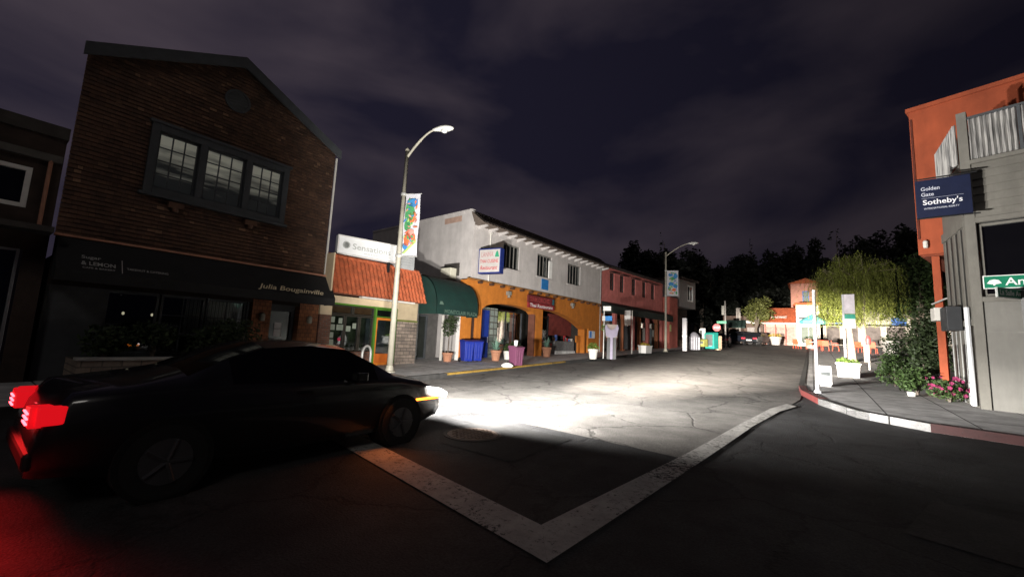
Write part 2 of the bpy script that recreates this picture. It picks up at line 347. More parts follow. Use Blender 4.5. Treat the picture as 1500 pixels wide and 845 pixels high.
# ================================================================== SHINGLED GABLE BUILDING
def glow_blindmat(name, top, bot, zlo, zhi, period):
    # slatted blind with striped light painted in: pale top, dim lower, faint added glow
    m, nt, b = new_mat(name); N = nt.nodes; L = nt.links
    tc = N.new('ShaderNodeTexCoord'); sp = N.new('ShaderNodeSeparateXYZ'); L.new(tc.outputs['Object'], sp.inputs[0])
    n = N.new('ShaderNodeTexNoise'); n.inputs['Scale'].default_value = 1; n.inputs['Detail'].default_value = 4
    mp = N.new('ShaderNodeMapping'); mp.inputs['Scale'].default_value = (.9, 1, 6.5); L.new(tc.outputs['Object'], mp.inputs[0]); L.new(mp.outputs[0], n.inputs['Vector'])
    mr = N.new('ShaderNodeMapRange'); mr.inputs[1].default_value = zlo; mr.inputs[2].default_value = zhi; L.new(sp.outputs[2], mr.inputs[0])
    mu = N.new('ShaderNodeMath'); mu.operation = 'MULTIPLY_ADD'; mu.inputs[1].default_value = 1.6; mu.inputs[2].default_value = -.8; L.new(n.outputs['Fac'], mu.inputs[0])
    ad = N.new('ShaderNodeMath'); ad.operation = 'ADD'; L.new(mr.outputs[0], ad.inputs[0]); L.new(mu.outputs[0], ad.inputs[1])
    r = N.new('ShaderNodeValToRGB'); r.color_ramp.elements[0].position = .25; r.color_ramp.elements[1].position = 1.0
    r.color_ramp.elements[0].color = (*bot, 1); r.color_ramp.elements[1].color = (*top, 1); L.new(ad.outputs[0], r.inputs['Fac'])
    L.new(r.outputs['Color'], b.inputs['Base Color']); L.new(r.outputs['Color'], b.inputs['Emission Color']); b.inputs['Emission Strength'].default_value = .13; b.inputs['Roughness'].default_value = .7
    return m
def shinglemat():
    m, nt, b = new_mat('wood_shingle'); N = nt.nodes; L = nt.links
    g = N.new('ShaderNodeNewGeometry'); r = N.new('ShaderNodeValToRGB'); cr = r.color_ramp
    cr.elements[0].color = (.066, .036, .024, 1); cr.elements[1].color = (.22, .13, .08, 1); e = cr.elements.new(.55); e.color = (.088, .046, .029, 1); e = cr.elements.new(.95); e.color = (.105, .055, .034, 1)
    tc = N.new('ShaderNodeTexCoord'); n = N.new('ShaderNodeTexNoise'); n.inputs['Scale'].default_value = .9; n.inputs['Detail'].default_value = 8; n.inputs['Roughness'].default_value = .7
    mr = N.new('ShaderNodeMapRange'); mr.inputs[1].default_value = .3; mr.inputs[2].default_value = .7; mr.inputs[3].default_value = .45; mr.inputs[4].default_value = 1.6
    mx = N.new('ShaderNodeMix'); mx.data_type = 'RGBA'; mx.blend_type = 'MULTIPLY'; mx.inputs[0].default_value = 1
    L.new(g.outputs['Random Per Island'], r.inputs['Fac']); L.new(tc.outputs['Object'], n.inputs['Vector']); L.new(n.outputs['Fac'], mr.inputs[0]); L.new(r.outputs['Color'], mx.inputs[6]); L.new(mr.outputs[0], mx.inputs[7]); L.new(mx.outputs[2], b.inputs['Base Color'])
    b.inputs['Roughness'].default_value = .9; return m
shingle = shinglemat()
B1 = thing('shingled_building', 'tall dark brown shingled shop building with a gable and black awning', 'building', (-13.7, 0, 0), R(90))
def gable_x(z):
    if z <= 7.95: return 1.18, 7.50
    t = (z - 7.95) / (9.45 - 7.95); return 1.18 + t * 3.16, 7.50 - t * 3.16
sh = MB(); z = 3.42; hole = (2.5, 5.98, 4.86, 6.72)
while z < 9.4:
    h = .105; a, b = gable_x(z + h * .5)
    if b - a > .1:
        segs = [(a, b)]
        if hole[2] - .05 < z + h / 2 < hole[3]: segs = [(a, hole[0]), (hole[1], b)]
        for s0, s1 in segs:
            x = s0
            while x < s1 - .001:
                x2 = min(s1, x + random.uniform(.08, .2)); j = random.uniform(-.004, .014)
                e_ = random.uniform(.012, .026); sh.quad((x, -.03 - j, z + e_), (x2 - .003, -.03 - j, z + e_), (x2 - .003, -.004, z + h + .004), (x, -.004, z + h + .004)); sh.quad((x, -.03 - j, z + e_), (x2 - .003, -.03 - j, z + e_), (x2 - .003, 0, z + e_ - .004), (x, 0, z + e_ - .004))
                x = x2
    z += h
sh.build('shingle_cladding', shingle, B1)
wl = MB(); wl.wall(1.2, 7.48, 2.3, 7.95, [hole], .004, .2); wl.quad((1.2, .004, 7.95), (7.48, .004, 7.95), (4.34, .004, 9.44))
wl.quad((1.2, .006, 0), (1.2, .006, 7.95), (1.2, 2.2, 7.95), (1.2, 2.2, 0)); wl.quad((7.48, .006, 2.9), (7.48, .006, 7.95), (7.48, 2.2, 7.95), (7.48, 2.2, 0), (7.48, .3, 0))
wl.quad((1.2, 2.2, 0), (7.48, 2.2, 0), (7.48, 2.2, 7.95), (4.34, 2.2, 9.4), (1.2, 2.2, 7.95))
wl.v = [(x + (.13 * y if x < 4 and y > .3 else 0), y, z_) for x, y, z_ in wl.v]; wl.build('wall', mat('shingle_shade_backing', (.016, .010, .008), .95, .3), B1)  # near-black backing shows between the rows as painted shadow lines
rf = MB(); rf.prism([(1.16, 7.92), (4.34, 9.45), (7.56, 7.9), (7.56, 8.0), (4.34, 9.58), (1.16, 8.02)], -.14, 2.3, 'y'); rf.v = [(x + (.13 * y if x < 4 and y > .3 else 0), y, z_) for x, y, z_ in rf.v]; rf.build('roof', dgrey, B1)
fb = MB(); fb.prism([(1.10, 7.70), (1.10, 8.02), (4.34, 9.61), (7.62, 7.98), (7.62, 7.68), (4.34, 9.28)], -.20, -.145, 'y'); fb.build('gable_fascia', slate, B1)
vt = MB(); vt.lathe([(.34, 0), (.34, .06), (.28, .06), (.28, .02), (.02, .02)], n=28); 
vt.v = [(x, -z_ - .02, y) for x, y, z_ in vt.v]
for k in range(7):
    zz = -.24 + k * .08; hw = math.sqrt(max(.0, .28 ** 2 - zz ** 2)); vt.add([(-hw, -.03, zz - .03), (hw, -.03, zz - .03), (hw, -.07, zz + .02), (-hw, -.07, zz + .02)], [(0, 1, 2, 3)])
vt.build('round_vent', slate, B1, loc=(4.3, 0, 8.22))
wf = MB(); wf.frame(2.5, 5.98, 4.86, 6.72, .17, -.10, .12); wf.box(3.57, 3.73, -.097, .12, 5.03, 6.55); wf.box(4.73, 4.89, -.097, .12, 5.03, 6.55); wf.box(2.42, 6.06, -.16, -.0, 4.78, 4.86); wf.box(2.44, 6.04, -.14, 0, 6.72, 6.80)
wfo = wf.build('window_frame', slate, B1, bevel=.01)
bl = glow_blindmat('glow_blind', (.90, .84, .70), (.05, .05, .048), 5.1, 6.5, .1)
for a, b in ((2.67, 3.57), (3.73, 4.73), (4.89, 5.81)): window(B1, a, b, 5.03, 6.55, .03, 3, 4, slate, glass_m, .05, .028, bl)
MB().box(1.17, 7.52, -.16, .02, 3.40, 3.45).build('flashing', copper, B1)
aw = MB(); aw.prism([(-.05, 3.37), (-.16, 3.37), (-.72, 2.62), (-.72, 2.38), (-.68, 2.38), (-.68, 2.60), (-.13, 3.30), (-.05, 3.30)], 1.22, 7.62, 'x'); aw.quad((1.22, -.05, 3.33), (1.22, -.7, 2.6), (1.22, -.7, 2.4), (1.22, -.05, 2.4)); aw.quad((7.615, -.05, 3.33), (7.615, -.7, 2.6), (7.615, -.7, 2.4), (7.615, -.05, 2.4))
awo = aw.build('awning', awn_black, B1)
tilt = 90 - math.degrees(math.atan2(.56, .75))
def on_awn(z): return -.16 - .56 * (3.37 - z) / .75 - .012
for s, x, zz, w, h, m_, shr in (('Sugar', 1.60, 2.90, .32, .12, txt_dim, 0), ('& LEMON', 1.60, 2.77, .56, .11, txt_dim, 0), ('CAFE & BAKERY', 1.62, 2.69, .54, .045, txt_dim, 0), ('TAKEOUT & CATERING', 2.36, 2.76, .78, .062, txt_dim, 0)):
    text('lettering', s, m_, awo, x, on_awn(zz), zz, w, h, tilt, shr)
text('lettering', 'Julia Bougainville', txt_gold, awo, 5.22, on_awn(2.66), 2.66, 2.02, .24, tilt, .35)
MB().add([(2.27, on_awn(2.66), 2.66), (2.285, on_awn(2.66), 2.66), (2.285, on_awn(2.98), 2.98), (2.27, on_awn(2.98), 2.98)], [(0, 1, 2, 3)]).build('divider_line', txt_dim, awo)
# ground floor
gf = MB(); gf.wall(1.2, 5.36, 0, 2.36, [(2.2, 5.3, .75, 2.3)], .12, .2); gf.box(5.93, 6.82, .3, .4, 2.2, 2.6); gf.build('shopfront_wall', dgrey, B1)
MB().box(1.3, 7.4, 2.8, 2.9, 0, 3.0).box(1.3, 7.4, .35, 2.8, 3.02, 3.06).box(1.25, 1.3, .35, 2.8, 0, 3).build('interior', mat('shop_wall', (.10, .095, .08), .9, .3), B1)
for i, (a, b) in enumerate(((2.2, 3.22), (3.26, 4.24), (4.28, 5.3))): window(B1, a, b, .75, 2.3, .2, 2 if i else 1, 3 if i else 1, slate, glass_d, .06, .03)
cur = MB()
for k in range(30):
    x = 3.9 + k * .045; cur.box(x, x + .03, .5 + .02 * (k % 2), .53 + .02 * (k % 2), 1.2, 2.3)
cur.build('curtain', offwhite, B1)
for x in (2.75, 3.35):  # glowing beads added in place of reflections in the shop glass
    MB().lathe([(.012, .05), (.028, .03), (.03, 0), (.015, -.03)], (x, 1.2, 1.75), 10).build('glint_bead', emis('glint_glow', (1, .85, .6), .7), B1)
for a, b in ((5.40, 5.93), (6.82, 7.46)):
    p = MB().box(a, b, -.02, .3, 0, 2.4).build('pier', brickmat('timber_shingle_pier%d' % int(a), (.26, .10, .04), (.17, .065, .03), (.04, .02, .012), .14, .13, .006, .3, var=.4), B1)
    cx = (a + b) / 2
    MB().box(cx - .05, cx + .05, -.06, -.02, 1.78, 1.98).lathe([(.05, 0), (.07, .03), (.07, .2), (.03, .26)], (cx, -.12, 1.75), 10).build('wall_lamp', mat('frosted_lamp', (.28, .27, .22), .4, .1), p)
d = MB().frame(5.95, 6.80, .22, 2.2, .1, .28, .36).build('door', slate, B1)
MB().box(6.05, 6.70, .31, .34, .32, .62).box(6.05, 6.70, .31, .34, 1.0, 1.06).build('rail', slate, d)
MB().rquad(6.05, 6.70, .62, 2.1, .33).build('pane', glass_d, d); MB().rquad(6.0, 6.76, .3, 2.15, .42).build('door_dark_sheet', dark, d)  # dark sheet added behind the glass to keep the doorway dim
MB().rquad(6.22, 6.44, 1.28, 1.52, .30).rquad(6.22, 6.44, 1.54, 1.74, .30).build('notice', mat('white_notice', (.8, .8, .78), .7, .05), d)
MB().box(6.08, 6.68, .22, .26, 1.05, 1.10).build('push_bar', steel, d)
MB().box(5.9, 6.85, -.06, .3, 0, .30).build('doorstep', concrete, B1)
pp = MB(); pp.tube([(7.53, -.06, 7.7), (7.53, -.06, 3.0)], .035, 8); pp.build('downpipe', offwhite, B1)
for x in (3.2, 5.0): MB().box(x - .16, x + .16, -.2, -.02, 4.58, 4.72).lathe([(.09, 0), (.07, -.12)], (x, -.12, 4.6), 10).build('flood_lamp', mat('bronze', (.10, .05, .03), .5, .2), B1)

# stone planter wall with shrubs in front of it
PW = thing('planter_wall', 'low stone planter wall under the black awning', 'planter', (-13.7, 0, 0), R(90))
MB().box(1.7, 5.35, -1.35, -1.15, .05, .70).box(1.7, 1.9, -1.15, 0.1, .05, .70).box(5.15, 5.35, -1.15, .1, .05, .70).build('stone_wall', paver, PW)
MB().box(1.66, 5.39, -1.40, -1.10, .70, .76).build('coping', concrete, PW, bevel=.01)
MB().box(1.9, 5.15, -1.15, .1, .05, .62).build('soil', mat('soil', (.02, .015, .01), .95, .4), PW)

# ------------------------------------------------------------------ foliage
def leaves(mb, n, blobs, size, seed, droop=0):
    rr = random.Random(seed); tot = sum(b[3] * b[4] * b[5] for b in blobs)
    for cx, cy, cz, rx, ry, rz in blobs:
        for _ in range(max(3, int(n * rx * ry * rz / tot))):
            while True:
                a, b, c = rr.uniform(-1, 1), rr.uniform(-1, 1), rr.uniform(-1, 1); q = a * a + b * b + c * c
                if .12 < q < 1 and rr.random() < .35 + .65 * q: break
            k = 1 + rr.gauss(0, .09); p = Vector((cx + a * rx * k, cy + b * ry * k, cz + c * rz * k))
            s = size * rr.uniform(.6, 1.4); d = Vector((rr.gauss(0, 1), rr.gauss(0, 1), rr.gauss(0, .7) - droop)).normalized(); e = d.cross(Vector((rr.gauss(0, 1), rr.gauss(0, 1), rr.gauss(0, 1)))).normalized()
            mb.add([p - d * s, p + e * s * .45, p + d * s, p - e * s * .45], [(0, 1, 2, 3)])
    return mb
lf_dark = leafmat('dark_leaf', (.030, .045, .018)); lf_mid = leafmat('mid_leaf', (.036, .062, .018)); lf_bright = leafmat('bright_leaf', (.10, .17, .03)); lf_hill = leafmat('hill_leaf', (.009, .011, .008), .5)
lf_olive = leafmat('olive_leaf', (.10, .11, .03)); lf_will = leafmat('willow_leaf', (.13, .15, .028), .65); lf_agave = mat('agave_leaf', (.11, .20, .15), .6, .2)
def bush(name, label, x, Y, zb, h, r, n, size, m, seed, group=None, cat='shrub', stem=True):
    t = thing(name, label, cat, (x, Y, zb), 0, group); rr = random.Random(seed)
    bl_ = [(rr.uniform(-r, r) * .5, rr.uniform(-r, r) * .5, h * rr.uniform(.35, .8), r * rr.uniform(.5, .75), r * rr.uniform(.5, .75), h * rr.uniform(.25, .38)) for _ in range(7)]
    leaves(MB(), n, bl_, size, seed).build('foliage', m, t)
    st = MB()
    for k in range(4): a = rr.uniform(0, 6.28); st.tube([(0, 0, 0), (math.cos(a) * r * .2, math.sin(a) * r * .2, h * .35), (math.cos(a) * r * .4, math.sin(a) * r * .4, h * .7)], [.03, .02, .008], 5)
    st.build('stem', bark, t)
    return t
for i, (yy, h, lab) in enumerate(((2.2, .8, 'dark shrub at the left end of the stone planter wall'), (3.1, .9, 'dark shrub second from the left in the stone planter'), (4.1, .85, 'loose dark shrub right of the middle of the stone planter'), (4.9, 1.1, 'taller dark shrub at the door end of the stone planter'))):
    bush('shrub', lab, -13.15, yy, .62, h, .5, 900, .06, lf_dark, 20 + i, 'shrubs in the stone planter')

# ================================================================== FAR LEFT DARK SHOP
B0 = thing('low_dark_building', 'low dark shop building at the far left with a white framed window', 'building', (-13.72, 0, 0), R(90))
dw = mat('dark_brown_boards', (.04, .026, .02), .85, .35)
MB().wall(-14, 1.12, 0, 5.6, [(-.35, .70, 3.9, 4.8), (-6, .78, .5, 3.0)], 0, .15).quad((1.12, 0, 0), (1.12, 0, 5.6), (1.12, 10, 5.6), (1.12, 10, 0)).quad((-14, 0, 5.6), (1.12, 0, 5.6), (1.12, 10, 5.6), (-14, 10, 5.6)).build('wall', dw, B0)
MB().box(-14, 1.14, -.06, 10, 5.6, 5.88).build('parapet', mat('roof_edge', (.05, .045, .04), .8, .2), B0)
MB().box(-14, 1.10, -.10, 0, 5.02, 5.18).build('gutter', mat('gutter_grey', (.10, .095, .085), .7, .2), B0)
MB().box(-14, 1.12, -.6, 0, 3.38, 3.5).build('canopy', mat('canopy_dark', (.05, .045, .042), .8, .2), B0)
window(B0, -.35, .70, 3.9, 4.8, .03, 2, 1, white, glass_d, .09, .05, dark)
MB().tube([(.93, -.07, 5.04), (.93, -.07, 3.5)], .035, 8).build('downpipe', copper, B0)
for k in range(4): window(B0, .78 - 1.6 * (k + 1), .78 - 1.6 * k - .04, .5, 3.0, .06, 1, 1, mat('aluminium_frame', (.30, .31, .32), .4, .1, metal=.5), glass_d, .05, .03, mat('teal_dark', (.012, .02, .024), .6, .4))

# ================================================================== TILED ROOF SHOP
B2 = thing('tiled_roof_shop', 'single storey shop with a red clay tile mansard and green trim', 'building', (-13.7, 0, 0), R(90))
MB().box(7.56, 11.80, .9, 9, .0, 4.12).build('body', dgrey, B2)
def tiles(mb, x0, x1, zt, yt, zb, yb, nx, nc):
    n = nx * 6
    for c in range(nc):
        t0, t1 = c / nc, (c + 1.08) / nc; rows = []
        for t, lift in ((t0, .0), (t1, .035)):
            row = []
            for i in range(n + 1):
                ph = 2 * math.pi * (i % 6) / 6; bumpv = .045 * (.5 + .5 * math.cos(ph)); x = x0 + (x1 - x0) * i / n
                nx_, nz_ = -(zt - zb), (yb - yt)   # outward-ish
                ln = math.hypot(nx_, nz_); oy, oz = -(zt - zb) / ln, abs(yb - yt) / ln
                row.append((x, yt + (yb - yt) * t + oy * (bumpv + lift), zt + (zb - zt) * t + oz * (bumpv + lift)))
            rows.append(row)
        vs = rows[0] + rows[1]; m_ = n + 1
        mb.add(vs, [(i, i + 1, m_ + i + 1, m_ + i) for i in range(n)])
        mb.add(rows[1] + [(p[0], p[1] + .04, p[2]) for p in rows[1]], [(i, i + 1, m_ + i + 1, m_ + i) for i in range(n)])
    return mb
tl = MB(); tiles(tl, 7.58, 11.78, 4.18, -.02, 2.86, -.55, 24, 5); tl.build('tile_roof', clay, B2)
MB().prism([(-.02, 4.16), (-.52, 2.86), (.1, 2.86), (.1, 4.2)], 7.58, 11.78, 'x').build('roof_deck', mat('deck_wood', (.20, .07, .04), .9, .3), B2)
cap = MB()
for k in range(11): cap.tube([(7.58 + k * .38, 0, 4.22), (7.94 + k * .38, 0, 4.22)], [.085, .075], 8)
cap.build('ridge_tile', clay, B2)
MB().box(7.52, 7.57, -.55, .1, 2.9, 4.22).build('verge_board', cream, B2)
MB().box(7.6, 10.75, -.10, .06, 2.55, 2.80).build('fascia', cream, B2)
MB().box(8.9, 11.4, -.34, -.12, 2.80, 2.90).build('gutter', offwhite, B2)
grn = mat('green_trim', (.07, .20, .02), .6, .15)
MB().box(7.6, 10.75, -.07, .06, 2.49, 2.55).box(9.72, 9.80, -.06, .06, .36, 2.49).box(10.70, 10.76, -.06, .06, .36, 2.49).build('trim', grn, B2)
MB().box(7.5, 7.93, -.06, .25, .0, 2.1).build('pier', brick, B2)
MB().box(7.5, 7.93, -.05, .25, 2.1, 2.55).build('pier_cap', cream, B2)
MB().box(10.78, 11.82, -.08, .3, .0, 2.05).build('pier', paver, B2)
MB().box(10.78, 11.82, -.05, .3, 2.12, 2.86).build('wall', mat('beige_plaster', (.42, .34, .22), .85, .15), B2)
MB().box(10.78, 11.83, -.09, .3, 2.05, 2.12).build('trim', mat('olive_trim', (.12, .14, .03), .7, .2), B2)
MB().box(7.93, 9.74, .0, .2, .0, .82).build('bulkhead', brick, B2)
brn = mat('brown_frame', (.035, .03, .022), .6, .2)
for a, b in ((7.93, 8.52), (8.54, 9.12), (9.14, 9.72)): window(B2, a, b, .84, 2.14, .06, 1, 1, brn, glass_d, .045)
for a, b in ((7.93, 8.81), (8.83, 9.72)): window(B2, a, b, 2.16, 2.48, .06, 1, 1, brn, glass_d, .04, .02, mat('brown_transom', (.16, .075, .035), .8, .35))
MB().box(7.95, 11.7, .86, .9, .3, 2.5).build('interior', mat('shop_olive', (.035, .045, .03), .9, .5, scale=4), B2)
pr = random.Random(3)
for k, (x, z_) in enumerate(((7.98, 1.85), (7.98, 1.58), (7.98, 1.30), (7.97, 1.05), (8.28, 1.82), (8.22, 1.58), (8.38, 1.58), (8.60, 1.55), (8.85, 1.66))):
    MB().rquad(x, x + .15 + .03 * (k % 2), z_, z_ + .2, .052).build('notice', mat('paper_green', (.26, .30, .24), .8, .2), B2)
MB().lathe([(.05, -.01), (.065, 0), (.05, .01)], n=12).build('paper_flower', mat('pink', (.55, .04, .09), .7), B2, loc=(8.36, .04, 1.26)).rotation_euler.x = R(90)
for k in range(14):
    x = 8.0 + pr.random() * 1.6; h = pr.uniform(.1, .35); MB().lathe([(.05, 0), (.07, h * .3), (.03, h * .8), (.035, h)], (x, .3 + pr.random() * .3, .84), 8).build('display_vase', [mat('vase_grey', (.22, .22, .2), .5), mat('vase_dark', (.05, .06, .05), .5), mat('vase_white', (.5, .5, .46), .5)][k % 3], B2)
bush_seed = 50
leaves(MB(), 260, [(8.8, .45, 1.0, .8, .15, .16)], .05, 51).build('plant_display', lf_mid, B2)
dr = MB().frame(9.82, 10.69, .3, 2.14, .09, .02, .10).build('door', mat('door_orange', (.62, .19, .02), .6, .15), B2)
MB().rquad(9.91, 10.60, .75, 2.05, .06).build('pane', glass_d, dr); MB().box(9.91, 10.60, .04, .08, .36, .74).build('kick_plate', mat('kick_orange', (.55, .13, .015), .6, .15), dr)
MB().box(9.80, 10.72, .6, .64, .3, 2.1).build('interior', mat('blue_grey_dark', (.05, .06, .07), .9, .4), B2)
window(B2, 9.82, 10.69, 2.16, 2.48, .06, 1, 1, grn, glass_d, .04, .02, dark)
# roof sign
S = thing('roof_sign', 'white rectangular box sign standing on the tiled shop roof', 'sign', (-14.0, 8.05, 4.34), R(77))
MB().box(0, 2.28, -.12, .1, .0, .72).build('sign_box', mat('sign_white_enamel', (.88, .90, .90), .5, .05), S, bevel=.015)
MB().frame(0, 2.28, 0, .72, .05, -.15, -.122).build('rim', white, S)
fade = mat('faded_grey', (.46, .48, .46), .7, .1, bump=0)
text('lettering', 'Sensations', fade, S, .55, -.125, .26, 1.5, .22, 90)
text('lettering', 'HAIR & BODY STUDIO', fade, S, 1.0, -.125, .13, 1.05, .06, 90)
lg = MB(); lg.lathe([(.14, -.003), (.14, .003), (.10, .003), (.10, -.003)], n=20); lg.build('emblem', fade, S, loc=(.32, -.124, .38)).rotation_euler.x = R(90)
MB().box(.1, .2, -.05, .05, -.4, 0).box(2.0, 2.1, -.05, .05, -.4, 0).build('bracket', black, S)
UB = thing('rooftop_unit', 'grey metal rooftop unit right of the white roof sign', 'rooftop unit', (-13.9, 10.42, 4.22), R(84))
MB().box(0, .95, -.3, .5, 0, .82).build('housing', mat('grey_metal', (.34, .35, .35), .6, .15), UB, bevel=.02)
lv = MB()
for k in range(6): lv.box(.1, .85, -.32, -.3, .12 + k * .11, .17 + k * .11)
lv.build('louvre', mat('grey_metal', (0, 0, 0)), UB)

# ================================================================== GREEN AWNING SHOP
B2b = thing('awning_shop', 'small recessed shop under a rounded dark green awning', 'building', (-13.7, 0, 0), R(90))
MB().box(11.86, 14.55, 1.6, 9, .0, 4.2).box(11.86, 14.55, .1, 1.6, 3.6, 4.2).build('body', mat('shop_grey', (.13, .12, .11), .9, .2), B2b)
prof = [(-.02 - 1.12 * math.sin(a), 2.78 + 1.35 * math.cos(a)) for a in [i * math.pi / 2 / 12 for i in range(13)]]
ga = MB(); ga.prism(prof + [(-1.14, 2.45), (-1.11, 2.45), (-1.11, 2.76)] + [(y + .03, z - .03) for y, z in prof[::-1]][1:], 11.9, 14.5, 'x')
for x in (11.9, 14.498): ga.add([(x, -.02, 2.78)] + [(x, y, z) for y, z in prof], [tuple(range(len(prof) + 1))])
ga.box(11.9, 11.93, -1.13, 0, 2.45, 2.78); ga.box(14.47, 14.50, -1.13, 0, 2.45, 2.78)
gao = ga.build('awning', awn_green, B2b, smooth=False)
gtx = mat('awning_lettering', (.08, .13, .10), .8, .1, bump=0)
text('lettering', 'MONTCLAIR PLAZA', gtx, gao, 12.35, -1.147, 2.50, 2.1, .17)
tri = MB(); tri.add([(12.02, -1.15, 2.86), (12.28, -1.15, 2.86), (12.15, -1.1, 3.12)], [(0, 1, 2)]).build('emblem', gtx, gao)
rec = MB(); rec.box(11.86, 14.5, 1.5, 1.58, .2, 3.6).box(11.86, 11.92, -.02, 1.5, .2, 3.0).build('recess_wall', mat('recess_grey', (.09, .085, .08), .9, .3), B2b)
MB().box(12.3, 13.1, 1.40, 1.46, 2.3, 2.6).build('lintel_sign', mat('pale_board', (.22, .20, .18), .8), B2b)
for a, b in ((12.2, 12.95), (12.98, 13.75)): window(B2b, a, b, .4, 2.5, 1.42, 1, 1, dgrey, glass_d, .08, .03, dark, 'door')
MB().box(14.42, 14.52, -.1, .1, .3, 2.5).build('corner_post', white, B2b)
MB().box(13.6, 13.68, .2, .28, .3, 2.5).build('post', offwhite, B2b)

# ================================================================== WHITE AND ORANGE CORNER BUILDING
A3 = math.atan2(13.7, .75)
B3 = thing('orange_white_building', 'two storey building with white upper floor, orange arches below and dark tiled eaves', 'building', (-13.3, 14.7, 0), A3)
wins = ((2.30, 3.70), (5.42, 6.95), (8.86, 10.5))
up = MB(); up.wall(0, 13.55, 4.36, 7.2, [(a, b, 5.3, 6.66) for a, b in wins], 0, .22)
up.quad((0, 0, .3), (0, 0, 7.2), (0, .25, 7.80), (0, 9, 7.80), (0, 9, .3)); up.quad((0, 0.25, 7.8), (13.55, .25, 7.8), (13.55, 9, 7.8), (0, 9, 7.8)); up.quad((13.55, 0, 0), (13.55, 0, 7.2), (13.55, 9, 7.8), (13.55, 9, 0))
up.build('upper_wall', stucco, B3)
# side wall thickness cap so the parapet has an edge
MB().box(-.03, .25, .2, 9, 7.78, 7.90).build('parapet_cap', stucco, B3)
ev = MB(); tiles(ev, .05, 13.7, 7.86, .32, 7.12, -.62, 62, 4); ev.build('eave_tiles', darktile, B3)
MB().prism([(.32, 7.84), (-.60, 7.13), (-.60, 7.07), (0.0, 7.07), (.32, 7.5)], .05, 13.65, 'x').build('eave_deck', mat('eave_soffit', (.14, .11, .09), .9, .2), B3)
rafter0 = MB().box(-.05, .05, -.58, 0, -.09, .09).build('rafter_tail', stucco, B3, loc=(.35, 0, 6.97))
rafter0.rotation_euler.x = R(-12)
for k in range(1, 18):
    c = rafter0.copy(); col.objects.link(c); c.location = (.35 + k * .78, 0, 6.97)
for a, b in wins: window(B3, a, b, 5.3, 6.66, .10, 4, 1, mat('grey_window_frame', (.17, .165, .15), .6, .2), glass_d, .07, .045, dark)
MB().box(6.62, 6.95, -.05, .03, 5.32, 6.4).build('shutter', white, B3)
MB().box(2.2, 3.8, -.07, 0, 5.22, 5.3).box(5.32, 7.05, -.07, 0, 5.22, 5.3).box(8.76, 10.6, -.07, 0, 5.22, 5.3).build('sill', stucco, B3)
MB().tube([(1.2, -.05, 7.0), (1.2, -.05, 4.4)], .04, 8).box(1.12, 1.28, -.12, 0, 6.85, 7.05).build('downpipe', offwhite, B3)
MB().tube([(13.4, -.06, 7.0), (13.4, -.06, .9)], .045, 8).build('downpipe', mat('pipe_grey', (.3, .29, .28), .6), B3)
MB().box(5.92, 6.62, -.03, 0, 4.58, 5.2).build('blue_plaque', mat('blue_enamel', (.02, .16, .42), .5, .1), B3)
# lower orange front with two arched openings, built as one outline
def arch(x0, x1, zs, rise, skew=0, n=14):
    out = []
    for i in range(n + 1):
        t = i / n; x = x0 + (x1 - x0) * t; out.append((x, zs + rise * math.sqrt(max(0, 1 - (2 * t - 1) ** 2)) - skew * t))
    return out
lo = MB(); top = 4.30
def infill(pts):
    for (xa, za), (xb, zb) in zip(pts, pts[1:]):
        lo.quad((xa, -.05, za), (xb, -.05, zb), (xb, -.05, top), (xa, -.05, top)); lo.quad((xa, -.05, za), (xb, -.05, zb), (xb, .45, zb), (xa, .45, za))
a1 = arch(.85, 5.42, 2.95, .42); a2p = [(6.12, 3.38), (7.5, 3.36), (8.6, 3.2), (9.6, 2.98), (10.4, 2.72), (11.15, 2.42)]
infill(a1); infill(a2p)
def pier(x0, x1, z0, z1):
    lo.rquad(x0, x1, z0, z1, -.05); lo.quad((x0, -.05, z0), (x0, -.05, z1), (x0, .45, z1), (x0, .45, z0)); lo.quad((x1, -.05, z0), (x1, .45, z0), (x1, .45, z1), (x1, -.05, z1))
pier(-.25, .15, .3, top); pier(.15, .5, 2.6, top); pier(.5, .85, .3, top); pier(5.42, 6.12, .3, 4.30); pier(11.15, 11.35, .5, top); pier(11.35, 11.75, 2.5, top); pier(11.75, 13.4, .5, top)
lo.build('arched_front', orange, B3)
MB().box(5.30, 5.52, -.03, .4, .3, 3.2).build('brown_post', mat('brown_post', (.14, .05, .03), .8, .3), B3)
for q in ((.15, .5, .3, 2.6), (11.35, 11.75, .5, 2.5)): MB().rquad(*q, .1).build('niche', mat('niche_brown', (.04, .02, .014), .9, .3), B3)
be0 = MB().box(-.07, .07, -.22, 0, -.06, .06).build('beam_end', mat('beam_brown', (.06, .028, .015), .8, .3), B3, loc=(.5, -.05, 4.24))
for k in range(1, 16):
    c = be0.copy(); col.objects.link(c); c.location = (.5 + k * .84, -.05, 4.24)
MB().box(-.25, 13.4, -.12, 0, 4.30, 4.38).build('string_course', mat('brown_course', (.30, .13, .03), .8, .2), B3)
for x in (2.75, 9.35): MB().box(x - .12, x + .12, -.24, -.05, 3.85, 4.05).lathe([(.06, 0), (.1, -.14)], (x, -.16, 3.86), 10).build('flood_lamp', mat('lamp_grey', (.22, .21, .18), .5), B3)
